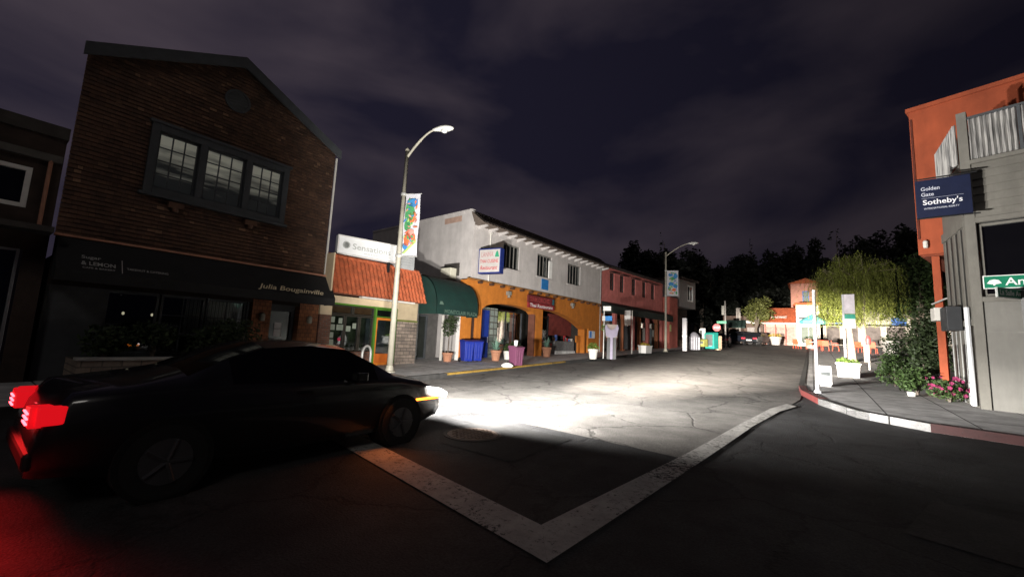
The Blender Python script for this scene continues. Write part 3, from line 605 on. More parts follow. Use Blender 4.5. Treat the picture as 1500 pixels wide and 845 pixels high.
# recessed shop interior
MB().box(.85, 11.3, 2.6, 2.7, .3, 4.2).box(.7, .85, .45, 2.6, .3, 4.2).box(11.2, 11.3, .45, 2.6, .3, 4.2).box(.85, 11.2, .45, 2.6, 4.1, 4.15).build('recess_wall', mat('recess_dark', (.03, .026, .022), .95, .4), B3)
gb = brickmat('glass_block', (.28, .32, .28), (.20, .24, .22), (.09, .09, .08), .34, .34, .03, .6, .35, var=.25, off=0)
MB().box(.9, 1.38, .78, .88, .4, 3.15).box(2.28, 2.98, .78, .88, .4, 3.15).box(1.38, 2.28, .78, .88, 3.0, 3.15).build('glass_block_wall', gb, B3)
bd = MB().box(1.40, 2.26, .72, .80, .45, 3.0).build('door', mat('blue_door', (.012, .035, .24), .5, .15), B3)
MB().tube([(2.16, .68, 1.3), (2.16, .68, 1.6)], .015, 6).build('handle', steel, bd)
window(B3, 3.02, 5.30, .8, 3.1, .85, 3, 1, black, glass_d, .06, .05, None, 'shop_window')
sh_ = MB()
for z_ in (1.2, 1.75, 2.3): sh_.box(3.1, 5.2, 1.6, 2.0, z_, z_ + .03)
sh_.build('shelf', mat('shelf_grey', (.12, .12, .12), .7), B3)
pr = random.Random(9)
cols = [mat('ware_white', (.55, .55, .52), .6), mat('ware_grey', (.25, .25, .24), .6), mat('ware_brown', (.22, .12, .06), .6), mat('ware_blue', (.08, .14, .4), .5), mat('ware_red', (.35, .03, .03), .6)]
for k in range(16):
    z_ = (1.23, 1.78, 2.33)[k % 3]; x = 3.2 + pr.random() * 1.9; h = pr.uniform(.12, .36)
    MB().lathe([(.05, 0), (.08, h * .4), (.04, h * .8), (.05, h)], (x, 1.75, z_), 8).build('display_jar', cols[k % 3], B3)
tee = MB().box(3.95, 4.75, .93, .97, 2.42, 2.75).box(4.2, 4.5, .93, .97, 1.95, 2.42).build('hanging_shirt', cols[0], B3)
MB().box(4.05, 5.2, 1.5, 1.55, 2.6, 3.2).build('drape', mat('maroon_drape', (.10, .015, .015), .9, .3), B3)
# second arch: cafe front
window(B3, 6.2, 8.2, .8, 3.1, .95, 2, 1, black, glass_d, .07, .05, None, 'shop_window')
MB().box(8.3, 11.15, 1.0, 1.1, 1.9, 3.3).build('drape', mat('maroon_board', (.16, .028, .022), .9, .35), B3)
MB().box(8.2, 10.6, .4, 1.0, .55, 1.55).build('counter', mat('counter_grey', (.16, .16, .16), .7, .4, scale=8), B3)
MB().box(8.1, 10.5, .25, .32, .62, .92).build('white_panel', mat('panel_white', (.55, .55, .54), .7, .3, scale=6), B3)
for k in range(18):
    x = 6.5 + pr.random() * 4.3; h = pr.uniform(.12, .4); z_ = 1.55 if x > 8.2 else 1.2
    MB().box(x, x + pr.uniform(.08, .25), .6, .7, z_, z_ + h).build('stock_box', cols[pr.randrange(5)], B3)
MB().box(6.6, 6.85, .88, .92, 1.4, 2.2).build('poster', paper, B3)
MB().box(10.55, 11.05, .2, .3, 1.5, 1.95).box(10.75, 11.0, .2, .3, .8, 1.5).build('orange_board', orange, B3)
MB().box(11.8, 12.62, -.09, -.055, 1.85, 2.35).build('notice_board', mat('white_board', (.68, .7, .72), .5), B3)
MB().box(11.8, 12.15, -.094, -.091, 1.87, 2.33).build('blue_notice', mat('blue_notice', (.06, .25, .7), .5), B3)
# side wall window with unit, and vent
MB().box(0, 0, 0, 0, 0, 0) if False else None
vx = MB(); vx.quad((-.005, .9, 7.36), (-.005, 2.2, 7.36), (-.005, 2.2, 7.66), (-.005, .9, 7.66)); vx.build('wall_vent', mat('pink_vent', (.40, .27, .21), .85, .2), B3)
sw = MB(); sw.box(-.05, .02, .85, 1.95, 4.55, 5.2); sw.build('side_window', mat('side_window_dark', (.05, .045, .04), .6, .3), B3)
MB().box(-.45, -.05, 1.0, 1.75, 4.38, 4.92).build('air_conditioner', mat('ac_cream', (.60, .58, .47), .6, .15), B3, bevel=.02)
# signs on it
S = thing('projecting_sign', 'blue edged white box sign projecting from the white upper wall', 'sign', (-13.22, 15.1, 4.66), R(9))
MB().box(0, 1.24, -.02, .34, 0, 1.24).build('sign_box', mat('navy_blue', (.01, .025, .16), .5, .15), S, bevel=.01)
MB().rquad(.05, 1.2, .06, 1.18, -.026).build('sign_face', mat('sign_face_white', (.44, .41, .39), .6, .12), S)
rd = mat('sign_red', (.45, .05, .06), .6, .2, bump=0)
text('lettering', 'LANNA', mat('sign_grey_red', (.40, .20, .20), .6, bump=0), S, .16, -.032, .82, .68, .24)
text('lettering', 'THAI CUISINE', rd, S, .10, -.032, .52, 1.02, .17)
text('lettering', 'Restaurant', rd, S, .12, -.032, .18, .98, .2, shear=.3)
MB().add([(.93, -.031, .80), (1.16, -.031, .80), (1.12, -.031, .98), (1.04, -.031, 1.12), (.96, -.031, .98)], [(0, 1, 2, 3, 4)]).build('emblem', mat('sign_green', (.03, .26, .14), .6), S)
MB().prism([(0, 1.25), (1.24, 1.25), (0, 1.34), (-.0, 1.34)], .1, .14, 'y').build('top_bracket', black, S)
S = thing('hanging_sign', 'dark red shop sign hung on the orange wall between the arches', 'sign', (-13.0, 19.6, 3.46), A3)
MB().box(-.7, 1.95, -.32, -.24, .18, .60).build('upper_board', mat('sign_maroon', (.13, .018, .02), .6, .3), S, bevel=.01)
MB().box(-.7, 1.95, -.34, -.26, -.12, .17).build('lower_board', mat('sign_red_board', (.24, .02, .025), .6, .2), S, bevel=.01)
text('lettering', 'SIAM ORCHID', mat('dark_red_letter', (.34, .05, .05), .6, bump=0), S, -.5, -.325, .25, 2.0, .26)
text('lettering', 'Thai Restaurant', txt_w, S, -.55, -.345, -.06, 2.3, .19)
MB().box(1.72, 1.92, -.325, -.322, .22, .55).build('emblem', mat('teal_mark', (.02, .12, .14), .6), S)

# ================================================================== RED BUILDING
A4 = math.atan2(11.6, 1.5)
B4 = thing('red_building', 'two storey red stucco building with narrow windows and a dark awning', 'building', (-12.5, 28.4, 0), A4)
w4 = ((1.05, 1.75), (2.6, 3.3), (4.55, 5.3), (6.5, 7.2), (8.2, 8.95))
MB().wall(-.1, 10.6, 4.62, 7.3, [(a, b, 5.6, 6.95) for a, b in w4], 0, .25).quad((-.1, .02, 0), (-.1, .02, 7.3), (-.1, 8, 7.3), (-.1, 8, 0)).quad((-.1, .02, 7.3), (10.6, .02, 7.3), (10.6, 8, 7.3), (-.1, 8, 7.3)).quad((10.6, .02, 0), (10.6, .02, 7.3), (10.6, 8, 7.3), (10.6, 8, 0)).build('upper_wall', red_st, B4)
MB().prism([(-.25, 7.28), (-.25, 7.38), (.8, 7.85), (8, 7.85), (8, 7.3), (0, 7.28)], -.15, 10.75, 'x').build('roof', darktile, B4)
for a, b in w4:
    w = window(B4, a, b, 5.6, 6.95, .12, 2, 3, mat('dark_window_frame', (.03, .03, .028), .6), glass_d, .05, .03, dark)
    MB().prism([(0, 7.02), (-.38, 6.93), (-.38, 6.88), (0, 6.97)], a - .12, b + .12, 'x').build('window_hood', darktile, B4)
MB().prism([(0, 4.64), (-1.0, 4.25), (-1.0, 3.72), (-.97, 3.72), (-.97, 4.2), (0, 4.56)], -.1, 10.62, 'x').quad((-.1, 0, 4.6), (-.1, -1, 4.23), (-.1, -1, 3.72), (-.1, 0, 3.72)).build('awning', mat('awning_dark_green', (.016, .022, .018), .85, .3), B4)
MB().box(-.1, 10.6, 1.6, 1.7, .6, 4.6).box(-.1, 10.6, 0, 1.6, 4.5, 4.55).build('recess_wall', mat('recess_red', (.10, .035, .03), .9, .4), B4)
for i, x in enumerate((-.1, 1.9, 3.2, 4.9, 6.0, 7.6, 9.4, 10.4)): MB().box(x, x + .28, -.02, .26, .7, 4.5).build('post', red_st if i % 2 else mat('rust_post', (.36, .13, .06), .8, .2), B4)
for a, b, m_ in ((.3, 1.85, mat('beige_shade', (.30, .25, .20), .8, .2)), (2.25, 3.15, dark), (3.6, 4.8, mat('brown_shade', (.13, .06, .04), .8, .3)), (5.3, 5.95, dark), (6.4, 7.5, dark), (8.0, 9.3, mat('grey_shade', (.22, .21, .19), .8, .3)), (9.75, 10.35, dark)):  # window shades in plain beige, brown, grey and dark colours
    window(B4, a, b, 1.1, 3.5, .2, 1, 1, brn, glass_d, .07, .03, m_, 'shop_window')
for x, z_, w_, h_, m_ in ((6.9, 1.9, .5, 1.1, paper), (7.05, 1.5, .35, .35, mat('pink_poster', (.5, .12, .16), .7)), (8.3, 1.6, .4, 1.4, mat('blue_grey_poster', (.22, .27, .3), .7)), (8.8, 2.3, .35, .6, paper), (8.35, 1.05, .3, .3, white)):
    MB().rquad(x, x + w_, z_, z_ + h_, .16).build('poster', m_, B4)
MB().box(11.0, 12.9, -.5, 3, .5, 6.1).build('red_side_pier', mat('red_pier', (.40, .11, .085), .9, .22, scale=1.5, fine=60, bump=.3), B4)
MB().box(10.6, 11.0, .5, 3, .5, 6.3).build('dark_gap', dark, B4)
MB().box(11.05, 11.35, -.53, -.5, 2.9, 3.5).build('notice', mat('yellow_green_notice', (.45, .5, .2), .7), B4)
S5 = thing('pale_building', 'pale upper storey house beyond the red building with a white framed window', 'building', (-10.55, 42.6, 0), R(80))
MB().wall(0, 3.9, 5.5, 8.3, [(1.9, 3.4, 6.2, 7.9)], 0, .2).quad((0, .0, 5.5), (0, 0, 8.3), (0, 7, 8.3), (0, 7, 5.5)).quad((3.9, .0, 5.5), (3.9, 0, 8.3), (3.9, 7, 8.3), (3.9, 7, 5.5)).quad((0, 0, 5.5), (3.9, 0, 5.5), (3.9, 7, 5.5), (0, 7, 5.5)).build('upper_wall', mat('pale_stucco', (.27, .25, .24), .9, .15), S5)
MB().box(-.2, 4.1, -.3, 7, 8.3, 8.5).build('roof', darktile, S5)
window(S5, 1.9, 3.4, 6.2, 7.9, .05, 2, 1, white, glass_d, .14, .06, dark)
MB().box(0, 3.9, .9, 7, .9, 5.45).build('lower_wall', mat('brown_lower', (.055, .04, .035), .9, .4), S5)
MB().box(.4, .75, .86, .9, 1.6, 4.2).build('orange_panel', mat('panel_orange', (.38, .16, .05), .8), S5)
MB().box(.5, 1.6, .2, .9, 1.1, 2.2).build('bay', mat('bay_tan', (.25, .19, .14), .9, .3), S5)

# ================================================================== GREY CORNER BUILDING (right)
AG = math.atan2(-.31, .95)
G = thing('grey_corner_building', 'grey sided corner building on the right with a corrugated balcony screen', 'building', (3.24, 14.87, 0), AG)
FL = 9.0
MB().wall(.18, FL, .3, 3.02, [(5, 6, .5, 2.6)], 0, .1).build('lower_wall', gpanel, G)
sm = MB()
for x in (1.3, 2.45, 3.6, 4.75): sm.box(x - .012, x + .012, -.012, 0, .4, 3.0)
sm.box(.18, FL, -.014, -.001, 2.28, 2.31); sm.build('panel_batten', mat('batten', (.17, .165, .15), .8), G)
MB().box(0, .18, -.05, .14, .3, 7.95).build('corner_board', gsiding, G, bevel=.008)
MB().box(.18, FL, -.06, .05, 3.02, 3.14).box(.18, FL, -.07, .05, 5.0, 5.12).box(.18, FL, -.10, .05, 6.52, 6.62).build('trim_band', gsiding, G, bevel=.006)
sd = MB(); z = 5.12
while z < 6.5: sd.quad((.18, -.035, z), (FL, -.035, z), (FL, -.005, z + .2), (.18, -.005, z + .2)); sd.quad((.18, -.035, z), (FL, -.035, z), (FL, 0, z), (.18, 0, z)); z += .2
sd.build('siding', gsiding, G)
window(G, .2, 3.0, 3.16, 4.98, .1, 1, 1, gsiding, glass('dark_glass', (.25, .25, .27), .12), .06, .04, mat('grey_blind', (.075, .072, .075), .7, .25))
window(G, 3.04, 6.0, 3.16, 4.98, .1, 1, 1, gsiding, MATS['dark_glass'], .06, .04, MATS['grey_blind'])
def corr(mb, x0, x1, z0, z1, y, pitch=.09, amp=.03):
    n = int((x1 - x0) / pitch * 4); pts = []
    for i in range(n + 1):
        x = x0 + (x1 - x0) * i / n; pts.append((x, y - amp * math.sin(i * math.pi / 2)))
    for (xa, ya), (xb, yb) in zip(pts, pts[1:]): mb.quad((xa, ya, z0), (xb, yb, z0), (xb, yb, z1), (xa, ya, z1))
    return mb
def corrmat():
    m, nt, b = new_mat('corrugated_sheet'); N = nt.nodes; L = nt.links
    tc = N.new('ShaderNodeTexCoord'); mp = N.new('ShaderNodeMapping'); mp.inputs['Scale'].default_value = (9, 9, .35); n = N.new('ShaderNodeTexNoise'); n.inputs['Detail'].default_value = 4
    L.new(tc.outputs['Object'], mp.inputs[0]); L.new(mp.outputs[0], n.inputs['Vector'])
    r = N.new('ShaderNodeValToRGB'); r.color_ramp.elements[0].position = .38; r.color_ramp.elements[1].position = .62; r.color_ramp.elements[0].color = (.10, .10, .10, 1); r.color_ramp.elements[1].color = (.46, .45, .43, 1)
    L.new(n.outputs['Fac'], r.inputs['Fac']); L.new(r.outputs['Color'], b.inputs['Base Color']); b.inputs['Roughness'].default_value = .5
    return m
cm = corrmat()
cs = MB(); corr(cs, .2, .98, 6.64, 7.72, -.04); corr(cs, 1.06, 2.3, 6.64, 7.72, -.04); corr(cs, 2.38, 5, 6.64, 7.72, -.04); corr(cs, 5.05, FL, 6.64, 7.72, -.04); cs.build('balcony_screen', cm, G)
MB().box(.18, FL, -.03, .03, 7.72, 7.8).box(.99, 1.05, -.06, .02, 6.62, 7.74).box(2.31, 2.37, -.06, .02, 6.62, 7.74).build('screen_rail', dgrey, G)
MB().box(.19, FL, .15, 6, .3, 6.5).build('core', mat('core_dark', (.03, .03, .03), .9), G)
# side face, recedes along the street
sv = -AG + R(90)          # local rotation so that part x runs along +Y of the street
s1 = MB()
s1.rquad(-2.1, -.05, .3, 2.55, 0); 
for x in (-2.1, -1.62, -1.14, -.66, -.22): s1.box(x, x + .2, -.02, .05, 2.55, 5.0)
s1.box(-2.1, -.05, -.05, .06, 4.95, 5.2); s1.box(-2.1, -.05, -.05, .06, 2.45, 2.6)
s1.quad((-2.1, 0, 5.2), (-.05, 0, 5.2), (-.05, 0, 6.62), (-2.1, 0, 6.62))
s1.build('side_wall', gsiding, G, rz=-AG - R(90))
MB().rquad(-2.1, -.05, 2.6, 4.95, .0).build('side_window_bank', mat('side_dark', (.02, .02, .02), .5, .3), G, rz=-AG - R(90))
sb = MB()
for x in (-2.0, -1.6, -1.2, -.8, -.4): sb.box(x, x + .035, -.012, 0, .35, 2.45)
sb.build('side_batten', mat('pale_batten', (.40, .41, .40), .7), G, rz=-AG - R(90))
for a in (-1.8, -1.05): MB().box(a, a + .3, -.006, .0, 1.0, 2.0).build('side_slit_window', black, G, rz=-AG - R(90))
cs = MB(); corr(cs, -2.1, -.1, 6.64, 7.72, -.03); cs.build('balcony_screen', cm, G, rz=-AG - R(90))
MB().tube([(-.06, -.09, .5), (-.06, -.09, 2.9)], .05, 8).build('downpipe', mat('pipe_white', (.62, .64, .66), .5, .08), G, rz=-AG - R(90))
MB().box(-1.30, -.62, -.34, -.06, 2.35, 2.98).build('sign_cabinet', mat('dark_cabinet', (.03, .032, .035), .6, .2), G, rz=-AG - R(90), bevel=.01)
MB().box(-1.95, -1.45, -.42, -.1, 2.66, 3.02).build('air_unit', offwhite, G, rz=-AG - R(90), bevel=.01)
# projecting sign
S = thing('blue_projecting_sign', 'dark blue projecting sign with white lettering on the grey corner building', 'sign', (2.32, 14.5, 5.18), R(-4))
MB().box(0, .98, -.03, .03, 0, .99).build('panel', mat('sign_navy', (.007, .011, .036), .5, .15), S, bevel=.006)
sl = mat('sign_lettering', (.50, .52, .60), .6, .05, bump=0)
text('lettering', 'Golden', sl, S, .10, -.034, .70, .34, .10); text('lettering', 'Gate', sl, S, .10, -.034, .55, .23, .10)
text('lettering', "Sotheby's", mat('sign_white', (.80, .80, .84), .6, .05, bump=0), S, .12, -.034, .28, .70, .18)
text('lettering', 'INTERNATIONAL REALTY', sl, S, .14, -.034, .20, .62, .045)
MB().box(.10, .85, -.0345, -.032, .495, .50).build('rule_line', sl, S)
for zz in (1.03, -.02): MB().tube([(.0, 0, zz), (1.1, 0, zz)], .018, 6).build('bracket', black, S)

# ================================================================== ORANGE BUILDING BEHIND
O = thing('rust_orange_building', 'tall rust orange building behind the grey corner with an overhanging upper floor', 'building', (2.74, 17.3, 0), AG)
MB().box(0, 13, 0, 5, 4.72, 9.35).build('upper_wall', ored, O)
MB().box(-.06, 13, -.08, 5, 9.35, 9.47).build('cornice', ored, O)
MB().box(.02, .07, -.03, 0, 5.2, 9.1).build('corner_reveal', mat('reveal_dark', (.10, .022, .012), .9), O)
MB().box(.05, 12.9, .05, 5, 4.66, 4.715).build('soffit', mat('soffit_rust', (.20, .045, .02), .9), O)
for x in (.25, .66): MB().box(x, x + .17, .15, .4, .4, 4.66).build('post', ored, O)
MB().box(.5, 12, 1.6, 5, .4, 4.66).build('lower_wall', mat('lower_dark', (.07, .06, .055), .9, .3), O)
MB().tube([(.2, .05, 3.2), (1.0, -.35, 3.55)], .025, 6).tube([(.2, .05, 2.75), (1.0, -.35, 3.1)], .025, 6).build('railing', steel, O)
MB().lathe([(.05, 0), (.06, .08), (.06, .2), (.02, .24)], (.18, -.09, 4.9), 10).box(.13, .23, -.06, 0, 5.0, 5.1).build('wall_lamp', offwhite, O)

# ================================================================== STREET LAMPS
def lamp(x, Y, label, h, armdir, armlen, rise, rzb, ban, banner_cols, seed):
    t = thing('street_lamp', label, 'street lamp', (x, Y, pz(Y)), 0, 'street lamps with banners')
    MB().tube([(0, 0, 0), (0, 0, h)], [.10, .062], 14).build('pole', pole_m, t, smooth=True)
    MB().lathe([(.20, 0), (.20, .03), (.14, .06), (.115, .22)], n=14).build('base', pole_m, t)
    MB().lathe([(.07, 0), (.07, .06), (.03, .12)], (0, 0, h), 10).build('cap', pole_m, t)
    d = Vector((math.cos(armdir), math.sin(armdir), 0)); pts = []
    for i in range(9): s = i / 8; pts.append(d * (armlen * s) + Vector((0, 0, h - .25 + rise * (1 - (1 - s) ** 1.5) if armlen else 0)))
    MB().tube(pts, [.045] * 5 + [.035] * 4, 10).build('arm', pole_m, t, smooth=True)
    e = pts[-1]; up_ = .03
    hd = MB(); n = 14; ring = []
    for i, (s, w, zt, zb) in enumerate(((-.05, .05, .05, -.04), (.1, .09, .09, -.05), (.3, .15, .12, -.07), (.5, .16, .11, -.08), (.66, .11, .07, -.06), (.74, .04, .02, -.03))):
        c = e + d * s; q = Vector((-d.y, d.x, 0)); ring.append([c + q * (w * math.cos(a)) + Vector((0, 0, (zt if math.sin(a) > 0 else -zb) * math.sin(a))) for a in [2 * math.pi * k / n for k in range(n)]])
    hd.add([p for r in ring for p in r], [(i * n + k, i * n + (k + 1) % n, (i + 1) * n + (k + 1) % n, (i + 1) * n + k) for i in range(len(ring) - 1) for k in range(n)] + [tuple(range(n)), tuple((len(ring) - 1) * n + k for k in range(n))])
    ho = hd.build('lamp_head', mat('lamp_head_grey', (.62, .62, .58), .5, .1), t, smooth=True)
    ln = MB(); c = e + d * .4
    ln.lathe([(.02, -.15), (.09, -.12), (.12, -.075)], c, 12); ln.build('lens', mat('lens_frosted', (.70, .70, .68), .3, .05), ho, smooth=True)
    # banner
    z0, z1, w = ban
    b = MB(); nx, nz = 4, 10
    vs = [(.09 + w * i / nx, .03 * math.sin(k * .9 + i * .6), z0 + (z1 - z0) * k / nz) for k in range(nz + 1) for i in range(nx + 1)]
    b.add(vs, [(k * (nx + 1) + i, k * (nx + 1) + i + 1, (k + 1) * (nx + 1) + i + 1, (k + 1) * (nx + 1) + i) for k in range(nz) for i in range(nx)])
    bo = b.build('banner', banner_cols, t, rz=rzb)
    MB().tube([(0, 0, z1 + .01), (w + .12, 0, z1 + .01)], .016, 6).tube([(0, 0, z0 - .01), (w + .12, 0, z0 - .01)], .016, 6).lathe([(.09, -.05), (.1, 0), (.09, .05)], (0, 0, z1), 10).lathe([(.11, -.05), (.12, 0), (.11, .05)], (0, 0, z0), 10).build('banner_bracket', steel, t, rz=rzb)
    return t, bo, (z0, z1, w)
banw = mat('banner_cloth', (.42, .42, .45), .8, .12)
t1, bo1, (z0, z1, w) = lamp(-11.45, 8.89, 'near street lamp by the bike rack with a fruit banner', 7.75, R(20), 1.0, .95, R(25), (3.95, 6.15, .56), banw, 1)
rr = random.Random(5)
def blot(par, pts, m, rz):
    MB().add([(x, -.045, z_) for x, z_ in pts], [tuple(range(len(pts)))]).build('banner_print', m, par)
def blob_pts(cx, cz, rx, rz_, n=11, rr=rr): return [(cx + rx * math.cos(2 * math.pi * i / n) * rr.uniform(.75, 1.1), cz + rz_ * math.sin(2 * math.pi * i / n) * rr.uniform(.75, 1.1)) for i in range(n)]
C_blue = mat('print_blue', (.03, .16, .36), .8, .2); C_or = mat('print_orange', (.55, .12, .04), .8, .25); C_gr = mat('print_green', (.05, .22, .08), .8, .25); C_lg = mat('print_light_green', (.28, .42, .12), .8, .2); C_pk = mat('print_pink', (.48, .20, .16), .8, .25)
for cx, cz, rx, rz_, m_ in ((.38, 5.82, .2, .16, C_blue), (.30, 5.45, .19, .42, C_gr), (.42, 5.32, .15, .22, C_or), (.26, 4.98, .15, .14, C_gr), (.38, 4.72, .18, .22, C_pk), (.28, 4.52, .14, .25, C_or), (.48, 4.55, .12, .2, C_or), (.22, 4.28, .09, .12, C_blue)):
    blot(bo1, blob_pts(cx, cz, rx, rz_), m_, 0)
cl_ = [C_blue, C_or, C_gr, C_pk, C_lg]
for k in range(34):
    cx, cz = rr.uniform(.16, .56), rr.uniform(4.35, 5.95); a = rr.uniform(0, 3.14); l, q = rr.uniform(.05, .12), rr.uniform(.02, .04); dx, dz = math.cos(a), math.sin(a)
    MB().add([(cx - dx * l, -.049 - k * .0003, cz - dz * l), (cx - dz * q, -.049 - k * .0003, cz + dx * q), (cx + dx * l, -.049 - k * .0003, cz + dz * l), (cx + dz * q, -.049 - k * .0003, cz - dx * q)], [(0, 1, 2, 3)]).build('banner_print', cl_[k % 5], bo1)
blot(bo1, [(.12, 4.02), (.22, 4.02), (.62, 4.42), (.62, 4.54)], C_lg, 0)
t2, bo2, (z0, z1, w) = lamp(-9.49, 34.06, 'far street lamp in front of the red building with a blue patterned banner', 8.0, R(8), 1.7, .95, R(20), (4.5, 6.55, .85), banw, 2)
for cx, cz, rx, rz_, m_ in ((.35, 6.2, .2, .15, C_blue), (.72, 6.1, .18, .22, C_blue), (.5, 5.9, .25, .15, C_gr), (.4, 5.45, .22, .2, C_blue), (.72, 5.3, .18, .2, C_blue), (.3, 5.05, .15, .15, C_gr), (.62, 4.98, .18, .15, C_or), (.45, 4.72, .22, .1, C_pk), (.8, 4.75, .08, .14, C_gr)):
    blot(bo2, blob_pts(cx, cz, rx, rz_), m_, 0)

for k in range(34):
    cx, cz = rr.uniform(.2, .85), rr.uniform(4.65, 6.4); a = rr.uniform(0, 3.14); l, q = rr.uniform(.06, .15), rr.uniform(.03, .05); dx, dz = math.cos(a), math.sin(a)
    MB().add([(cx - dx * l, -.049 - k * .0003, cz - dz * l), (cx - dz * q, -.049 - k * .0003, cz + dx * q), (cx + dx * l, -.049 - k * .0003, cz + dz * l), (cx + dz * q, -.049 - k * .0003, cz - dx * q)], [(0, 1, 2, 3)]).build('banner_print', [C_blue, C_gr, C_blue, C_pk, C_lg][k % 5], bo2)
# ================================================================== STREET FURNITURE, LEFT
BR = tag(MB().tube([(0, -.26, 0), (0, -.26, .68)] + [(0, -.26 * math.cos(a), .68 + .24 * math.sin(a)) for a in [math.pi * k / 10 for k in range(1, 10)]] + [(0, .26, .68), (0, .26, 0)], .035, 10).build('bike_rack', steel, None, smooth=True, loc=(-10.72, 7.45, pz(7.45)), rz=R(28)), 'inverted U bike rack on the pavement beside the near street lamp', 'bike rack')
def wheelie(label, x, Y, rz, m, lidm, w=.58, d=.62, h=1.0):
    t = thing('wheeled_bin', label, 'bin', (x, Y, pz(Y)), rz, 'wheeled bins on the pavement')
    b = MB(); tp, bt = .5, .41
    b.add([(-w * bt, -d * bt, .06), (w * bt, -d * bt, .06), (w * bt, d * bt, .06), (-w * bt, d * bt, .06), (-w * tp, -d * tp, h * .9), (w * tp, -d * tp, h * .9), (w * tp, d * tp, h * .9), (-w * tp, d * tp, h * .9)], [(0, 3, 2, 1), (0, 1, 5, 4), (1, 2, 6, 5), (2, 3, 7, 6), (3, 0, 4, 7)])
    for k in (-.28, 0, .28): b.box(k * w - .02, k * w + .02, -d * .5, -d * .44, .15, h * .84)
    b.build('body', m, t, bevel=.015)
    MB().prism([(-d * .56, h * .9), (-d * .56, h * .94), (-d * .2, h), (d * .45, h), (d * .56, h * .93), (d * .56, h * .9)], -w * .54, w * .54, 'x').build('lid', lidm, t, bevel=.012)
    for s in (-1, 1): MB().tube([(s * w * .42, d * .42, .1), (s * w * .54, d * .42, .1)], .1, 12).build('wheel', black, t)
    MB().tube([(-w * .4, d * .62, h * .88), (w * .4, d * .62, h * .88)], .018, 6).build('handle', lidm, t)
    return t
blue_b = mat('blue_plastic', (.012, .028, .25), .45, .1); blue_l = mat('blue_plastic_lid', (.01, .02, .19), .45, .1)
wheelie('blue wheeled bin nearest the green awning', -12.62, 13.95, R(70), blue_b, blue_l, .46, .55, 1.0)
wheelie('blue wheeled bin next to the orange pier', -12.5, 14.45, R(70), blue_b, blue_l, .46, .55, 1.0)
pu = mat('mauve_plastic', (.12, .038, .075), .5, .12)
pb = wheelie('mauve litter bin standing near the kerb', -9.98, 14.1, R(75), pu, pu, .45, .5, .86)
bg = tag(MB().lathe([(.02, 0), (.2, .01), (.26, .08), (.17, .16), (.05, .2)], n=14).build('rubbish_bag', white, None, smooth=True, loc=(-10.0, 13.55, pz(13.55))), 'small white bag lying beside the mauve bin', 'bag')
CP = tag(MB().lathe([(.06, 0), (.08, .2), (.085, .22)], n=12).build('paper_cup', mat('cup_white', (.75, .75, .74), .6), None, loc=(-9.98, 14.05, pz(14.1) + .86)), 'white cup left on top of the mauve bin', 'cup')
def pot(name, label, x, Y, r, h, m, plant, seed, group):
    t = thing(name, label, 'potted plant', (x, Y, pz(Y)), 0, group); rr = random.Random(seed)
    MB().lathe([(r * .7, 0), (r * .95, h * .75), (r * 1.08, h * .78), (r * 1.08, h), (r * .9, h), (r * .85, h * .9)], n=14).build('pot', m, t)
    p = MB()
    if plant == 'agave':
        for k in range(22):
            a = rr.uniform(0, 6.28); l = rr.uniform(.45, .75); e = rr.uniform(.25, 1.3); dx, dy = math.cos(a), math.sin(a); pts = []
            tip = (dx * l * math.cos(e), dy * l * math.cos(e), h + l * math.sin(e)); sx, sy = -dy * .05, dx * .05; md = (tip[0] * .45, tip[1] * .45, h + (tip[2] - h) * .5 + .03)
            p.add([(sx * .6, sy * .6, h * .9), (-sx * .6, -sy * .6, h * .9), (md[0] - sx, md[1] - sy, md[2]), tip, (md[0] + sx, md[1] + sy, md[2])], [(0, 1, 2, 4), (4, 2, 3)])
        p.build('leaves', lf_agave, t)
    elif plant == 'tall':
        p.tube([(0, 0, h * .8), (.02, 0, h + .7), (0, .03, h + 1.3)], [.03, .025, .012], 6); p.build('trunk', bark, t)
        leaves(MB(), 360, [(0, 0, h + 1.15, .34, .34, .45), (.1, .1, h + 1.5, .28, .28, .25)], .07, seed).build('leaves', lf_dark, t)
    else:
        leaves(p, 300, [(0, 0, h + .12, r * 1.15, r * 1.15, .24)], .05, seed); p.build('leaves', {'flower': lf_bright, 'yellow': leafmat('yellow_flower', (.45, .33, .03), .4)}.get(plant, lf_mid), t)
    return t
gp_ = 'pot plants along the shop fronts'
pot('potted_plant', 'tall pot plant under the green awning', -13.35, 13.5, .24, .40, terracotta, 'tall', 31, gp_)
pot('potted_plant', 'spiky agave pot in front of the blue door', -12.35, 15.75, .25, .5, terracotta, 'agave', 32, gp_)
pot('potted_plant', 'spiky agave pot between the two orange arches', -12.25, 20.3, .27, .55, terracotta, 'agave', 33, gp_)
pot('potted_plant', 'grey pot plant inside the first arch near the mauve bin', -12.6, 17.6, .3, .5, mat('grey_pot', (.22, .21, .2), .8), 'leafy', 34, gp_)
pot('potted_plant', 'pale square shouldered pot with green plant near the kerb sign', -9.85, 21.3, .27, .55, offwhite, 'flower', 35, gp_)
pot('potted_plant', 'pale pot plant beside the glass block wall', -12.5, 16.9, .22, .42, offwhite, 'leafy', 36, gp_)
